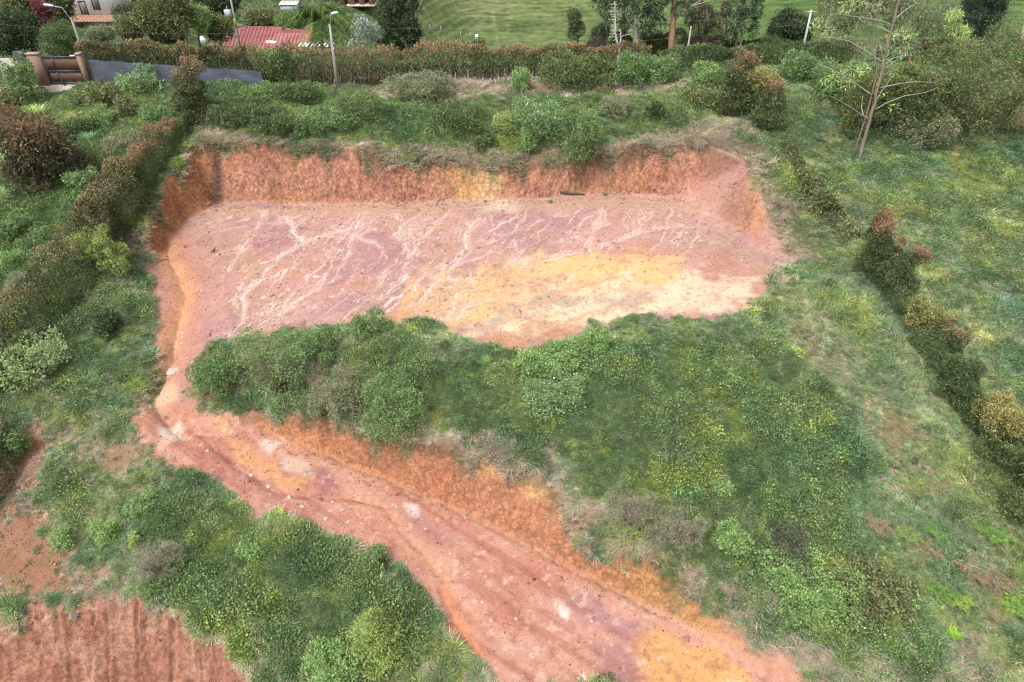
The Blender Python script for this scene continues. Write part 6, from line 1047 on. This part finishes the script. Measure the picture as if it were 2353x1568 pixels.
    o, t1 = pole('street_lamp', 'grey lamp post with one blue-white lamp head in the middle of the bank', 777, 210, 760, 56, None, .17, M['concrete'], 'street lamp'); o1 = o; lamp(o, t1, (.75, -.5, 1.1), 1.15)
    hub = MB().tube([(0, 0, 0), (0, 0, .3)], .07).build('fuse_box', M['metal'], o); hub.location = t1 * .62 + np.array([.12, -.1, 0])
    o, t2 = pole('street_lamp', 'slanting greenish lamp post behind the rusty hedge at the left', 194, 128, 163, 40, 77.5, .17, plain('mossy_concrete', (.24, .25, .18), .9, .2, 3), 'street lamp'); o2 = o; lamp(o, t2, (-1.5, -.6, 1.25), 1.1); bb = MB().tube([(0, 0, 0), (-1.0, -.2, .1)], .035).build('bracket', M['metal'], o); bb.location = t2 * .36; lh = MB().box((-1.15, -.2, .05), (.5, .22, .16)).build('flood_lamp', M['plastic'], o); lh.location = t2 * .36
    o, t3 = pole('power_pole', 'power pole with a grey transformer box behind the red roof', 546, 90, 530, -25, 105, .17, M['concrete'], 'power pole'); b = MB().box((0, 0, 0), (.8, .7, 1.1)).tube([(0, 0, .5), (0, 0, .95)], .06).build('transformer', M['metal'], o); b.location = t3 * .70 + np.array([-.65, -.25, 0]); MB().box((0, 0, 0), (2.0, .12, .12)).build('cross_arm', M['metal'], o).location = t3 * .55; b = MB().tube([(0, 0, -.6), (.05, 0, .6)], .09).build('warning_plate', plain('yellow_sign', (.6, .42, .06)), o); b.location = t3 * .56 + np.array([.02, -.3, .3])
    o, t4 = pole('power_pole', 'slim blue-grey pole beside the layered dark tree on the right', *z7(2130, 660), *z7(2228, 130), 82, .14, M['metal'], 'power pole'); MB().box((0, 0, -.2), (1.2, .1, .1)).build('cross_arm', M['metal'], o).location = t4
    o, t5 = pole('power_pole', 'thick grey pole cut by the right edge of the view', 2349, 98, 2362, 20, 83, .28, M['concrete'], 'power pole'); MB().box((0, 0, -.3), (1.6, .12, .12)).build('cross_arm', M['concrete'], o).location = t5
    def wire(lb, a, b, sag, r=.009):
        a, b = np.array(a, float), np.array(b, float); tt = np.linspace(0, 1, 24); P = a + (b - a) * tt[:, None]; P[:, 2] -= 4 * sag * tt * (1 - tt); o = MB().tube(P - a, r, k=4).build('power_line', M['post'], None, False, a); tag(o, lb, 'wire', 'wires along the road')
    A1 = np.array(o1.location) + t1; A2 = np.array(o2.location) + t2; A4 = np.array(o.location) * 0 + at_y(*z7(2228, 150), 82)
    wire('wire from the slanting lamp post to the middle lamp post, upper of two', A2 - [0, 0, 1.2], A1 - [0, 0, .3], .5); wire('wire from the slanting lamp post to the middle lamp post, lower of two', A2 - [0, 0, 2.6], A1 - [0, 0, 2.6], .6); wire('wire from the middle lamp post to the slim right pole, upper of two', A1 - [0, 0, .3], A4, .7); wire('wire from the middle lamp post to the slim right pole, lower of two', A1 - [0, 0, 2.6], A4 - [0, 0, 1.2], .8)
    wire('wire leaving the slanting lamp post to the left edge', A2 - [0, 0, 1.2], A2 + np.array([-32, 6, .5]), .4); wire('wire from the slim right pole to the right edge', A4, np.array(at_y(2362, 30, 83)), .5); wire('thin stay wire slanting beside the middle lamp post', A1 - [0, 0, 4.4], np.array(o1.location) + [3.2, 2.0, .4], .05, .012)
    # ---- pasture: fences and two small tubs
    pf = None
    def far_posts(L, n, h_, lb, gr, mat):
        L = np.array(L, float); s = np.linspace(0, len(L) - 1, n)
        for k in s:
            u, v = np.interp(k, np.arange(len(L)), L[:, 0]), np.interp(k, np.arange(len(L)), L[:, 1]); b = ground(u, v)[0]; b[2] = hz(b[0], b[1]); o = MB().tube([(0, 0, -.2), (.02, 0, h_ * .5), (0, .03, h_)], [.12, .11, .09], k=5).build('pasture_post', mat, None, False, b); tag(o, lb, 'fence post', gr)
    far_posts([z5(365, 62), z5(420, 85), z5(540, 105), z5(680, 112), z5(760, 108)], 13, 2.0, 'dark post in the pasture fence left of the dense dark tree', 'posts of the upper pasture fence', M['post']); far_posts([z5(1300, 168), z5(1335, 90), z5(1385, 5)], 9, 1.7, 'grey post in the fence climbing the pasture right of the dense dark tree', 'posts of the climbing pasture fence', M['post']); far_posts([z5(1440, 410), z5(1580, 440), z5(1840, 510), z5(1965, 525)], 4, 1.8, 'pale single post at the foot of the pasture', 'pale posts at the pasture foot', M['stake'])
    b = ground(*z5(2050, 500))[0]; o = MB().tube([(0, 0, -.1), (0, 0, .35), (0, 0, .75)], [.42, .5, .55], k=12).tube([(0, 0, .75), (0, 0, .82)], [.58, .56], k=12).build('drum', M['plastic'], None, False, (b[0], b[1], hz(b[0], b[1]))); tag(o, 'white drum standing on the pasture', 'drum'); b = ground(*z5(2030, 545))[0]; o = MB().tube([(0, 0, -.1), (0, 0, .3), (0, 0, .7)], [.38, .42, .38], k=12).tube([(0, 0, .7), (0, 0, .76)], [.42, .40], k=12).build('drum', M['blue'], None, False, (b[0], b[1], hz(b[0], b[1]))); tag(o, 'small blue drum on the pasture below the white one', 'drum')
    # ---- stones, sticks and a bird on the flat
    def stone(u, v, r, lb, mat, name='rock', group=None, flat=.55):
        rng = np.random.default_rng(int(u + v * 3)); n = 60; k = np.arange(n) + .5; ph = np.arccos(1 - 2 * k / n); th = math.pi * (1 + 5 ** .5) * k; d = np.stack([np.cos(th) * np.sin(ph), np.sin(th) * np.sin(ph), np.cos(ph)], 1); import bmesh
        q = d * (r * (.72 + .45 * vnoise(d[:, 0] * 2 + u, d[:, 1] * 2 + d[:, 2] * 1.7, 8)))[:, None] * np.array([1 + .3 * rng.random(), 1, flat]); bm = bmesh.new()
        for p in q: bm.verts.new(p)
        bmesh.ops.convex_hull(bm, input=bm.verts); me = bpy.data.meshes.new(name); bm.to_mesh(me); bm.free(); me.materials.append(mat); o = bpy.data.objects.new(name, me); COL.objects.link(o); o.location = gz(u, v) + np.array([0, 0, r * .12]); o.rotation_euler = (0, 0, rng.random() * 6); tag(o, lb, 'rock', group)
    z4 = lambda x, y: (x / 2.6133 / 1.088, (550 + y / 2.6133) / 1.088)
    stone(*z4(1130, 985), .42, 'large pale rock in the wash at the left of the mound', M['rock'])
    for k, (x, y, r) in enumerate([(1195, 582, .16), (1192, 735, .20), (1190, 762, .15), (1186, 805, .14), (1320, 462, .17), (1355, 415, .15), (1225, 905, .14), (1060, 1130, .2), (1165, 870, .12), (1100, 1010, .16)]): stone(*z4(x, y), r * .8, 'small pale stone lying in the orange wash on the left', M['rock'], group='stones in the left wash')
    z8 = lambda x, y: (x / 2.6133 / 1.088, (1106 + y / 2.6133) / 1.088)
    for k, (x, y, r) in enumerate([(1355, 55, .15), (1640, 205, .20), (1752, 285, .17), (1890, 355, .20), (1975, 420, .19), (2130, 500, .20), (1560, 365, .16), (1755, 520, .15), (2240, 440, .12), (1980, 515, .13)]): stone(*z8(x, y), r * .75, 'small white stone on the lower dirt road', M['rock'], group='white stones on the lower road')
    rr = np.random.default_rng(8)
    for k in range(90):
        u, v = rr.uniform(640, 1700), rr.uniform(1080, 1560)
        if sd_poly(np.array([u]), np.array([v]), [(560, 1100), (700, 1030), (1080, 1190), (1500, 1400), (1750, 1560), (1200, 1560), (1000, 1400), (870, 1260)])[0] > 8: stone(u, v, rr.uniform(.04, .10), 'tiny stone scattered on the lower dirt road', M['rock'], 'pebble', 'pebbles on the lower road')
    stone(2278, 1172, .42, 'grey boulder under the yellow hedge bush at the right edge', M['grock'], flat=.8); stone(2300, 1182, .26, 'smaller grey boulder beside the first at the right edge', M['grock'], flat=.8)
    def stick_on_ground(pts, r, lb, mat, name='stick'):
        P = np.array([gz(u, v) for u, v in pts]) + np.array([0, 0, r * .8]); g = P[0].copy(); o = MB().tube(P - g, np.linspace(r, r * .5, len(P)), k=6).build(name, mat, None, False, g); tag(o, lb, 'branch')
    stick_on_ground([z4(905, 291), z4(985, 286), z4(1040, 272), z4(1085, 250)], .07, 'long grey stick across the left wash', M['log']); z2 = lambda x, y: ((830 + x / 2.6133) / 1.088, y / 2.6133 / 1.088)
    stick_on_ground([z2(1490, 1265), z2(1560, 1275), z2(1650, 1278)], .13, 'dark rotten log at the foot of the back cut', M['darklog'], 'log'); stick_on_ground([z2(680, 1340), z2(705, 1290), z2(700, 1230)], .05, 'thin dead branch leaning on the back cut', M['log']); stick_on_ground([z2(700, 1310), z2(770, 1290), z2(830, 1250)], .05, 'forked dead branch at the foot of the yellow seam', M['log']); stick_on_ground([z2(240, 1080), z2(300, 1130), z2(390, 1190)], .05, 'dead branch lying down the red back cut', M['log']); z3 = lambda x, y: ((1660 + x / 2.6133) / 1.088, y / 2.6133 / 1.088)
    stick_on_ground([z3(160, 885), z3(220, 915), z3(275, 952)], .05, 'grey dead branch high on the right end of the cut', M['log']); stick_on_ground([z3(142, 955), z3(150, 1000), z3(150, 1060)], .045, 'pale dead stem standing on the right end of the cut', M['log'])
    # bird
    b = gz(*z4(1402, 212)); o = thing('black_bird', 'black bird standing on the pink flat at the left', 'bird', b, .6); m = MB(); P = np.array([(-.16, 0, .15), (-.08, 0, .19), (.02, 0, .23), (.09, 0, .29), (.11, 0, .36), (.13, 0, .40), (.17, 0, .40), (.23, 0, .385)]); m.tube(P, [.02, .07, .085, .06, .035, .04, .03, .006], k=10); m.build('body', M['feather'], o, True)
    for s in (-1, 1): MB().tube([(.02, s * .035, .18), (.03, s * .035, .08), (.02, s * .035, 0), (.08, s * .04, .005)], [.014, .008, .008, .005], k=5).build('leg', M['feather'], o)
    MB().tube([(-.10, 0, .18), (-.22, 0, .12), (-.32, 0, .10)], [.05, .04, .02], k=6).build('tail', M['feather'], o)
built()
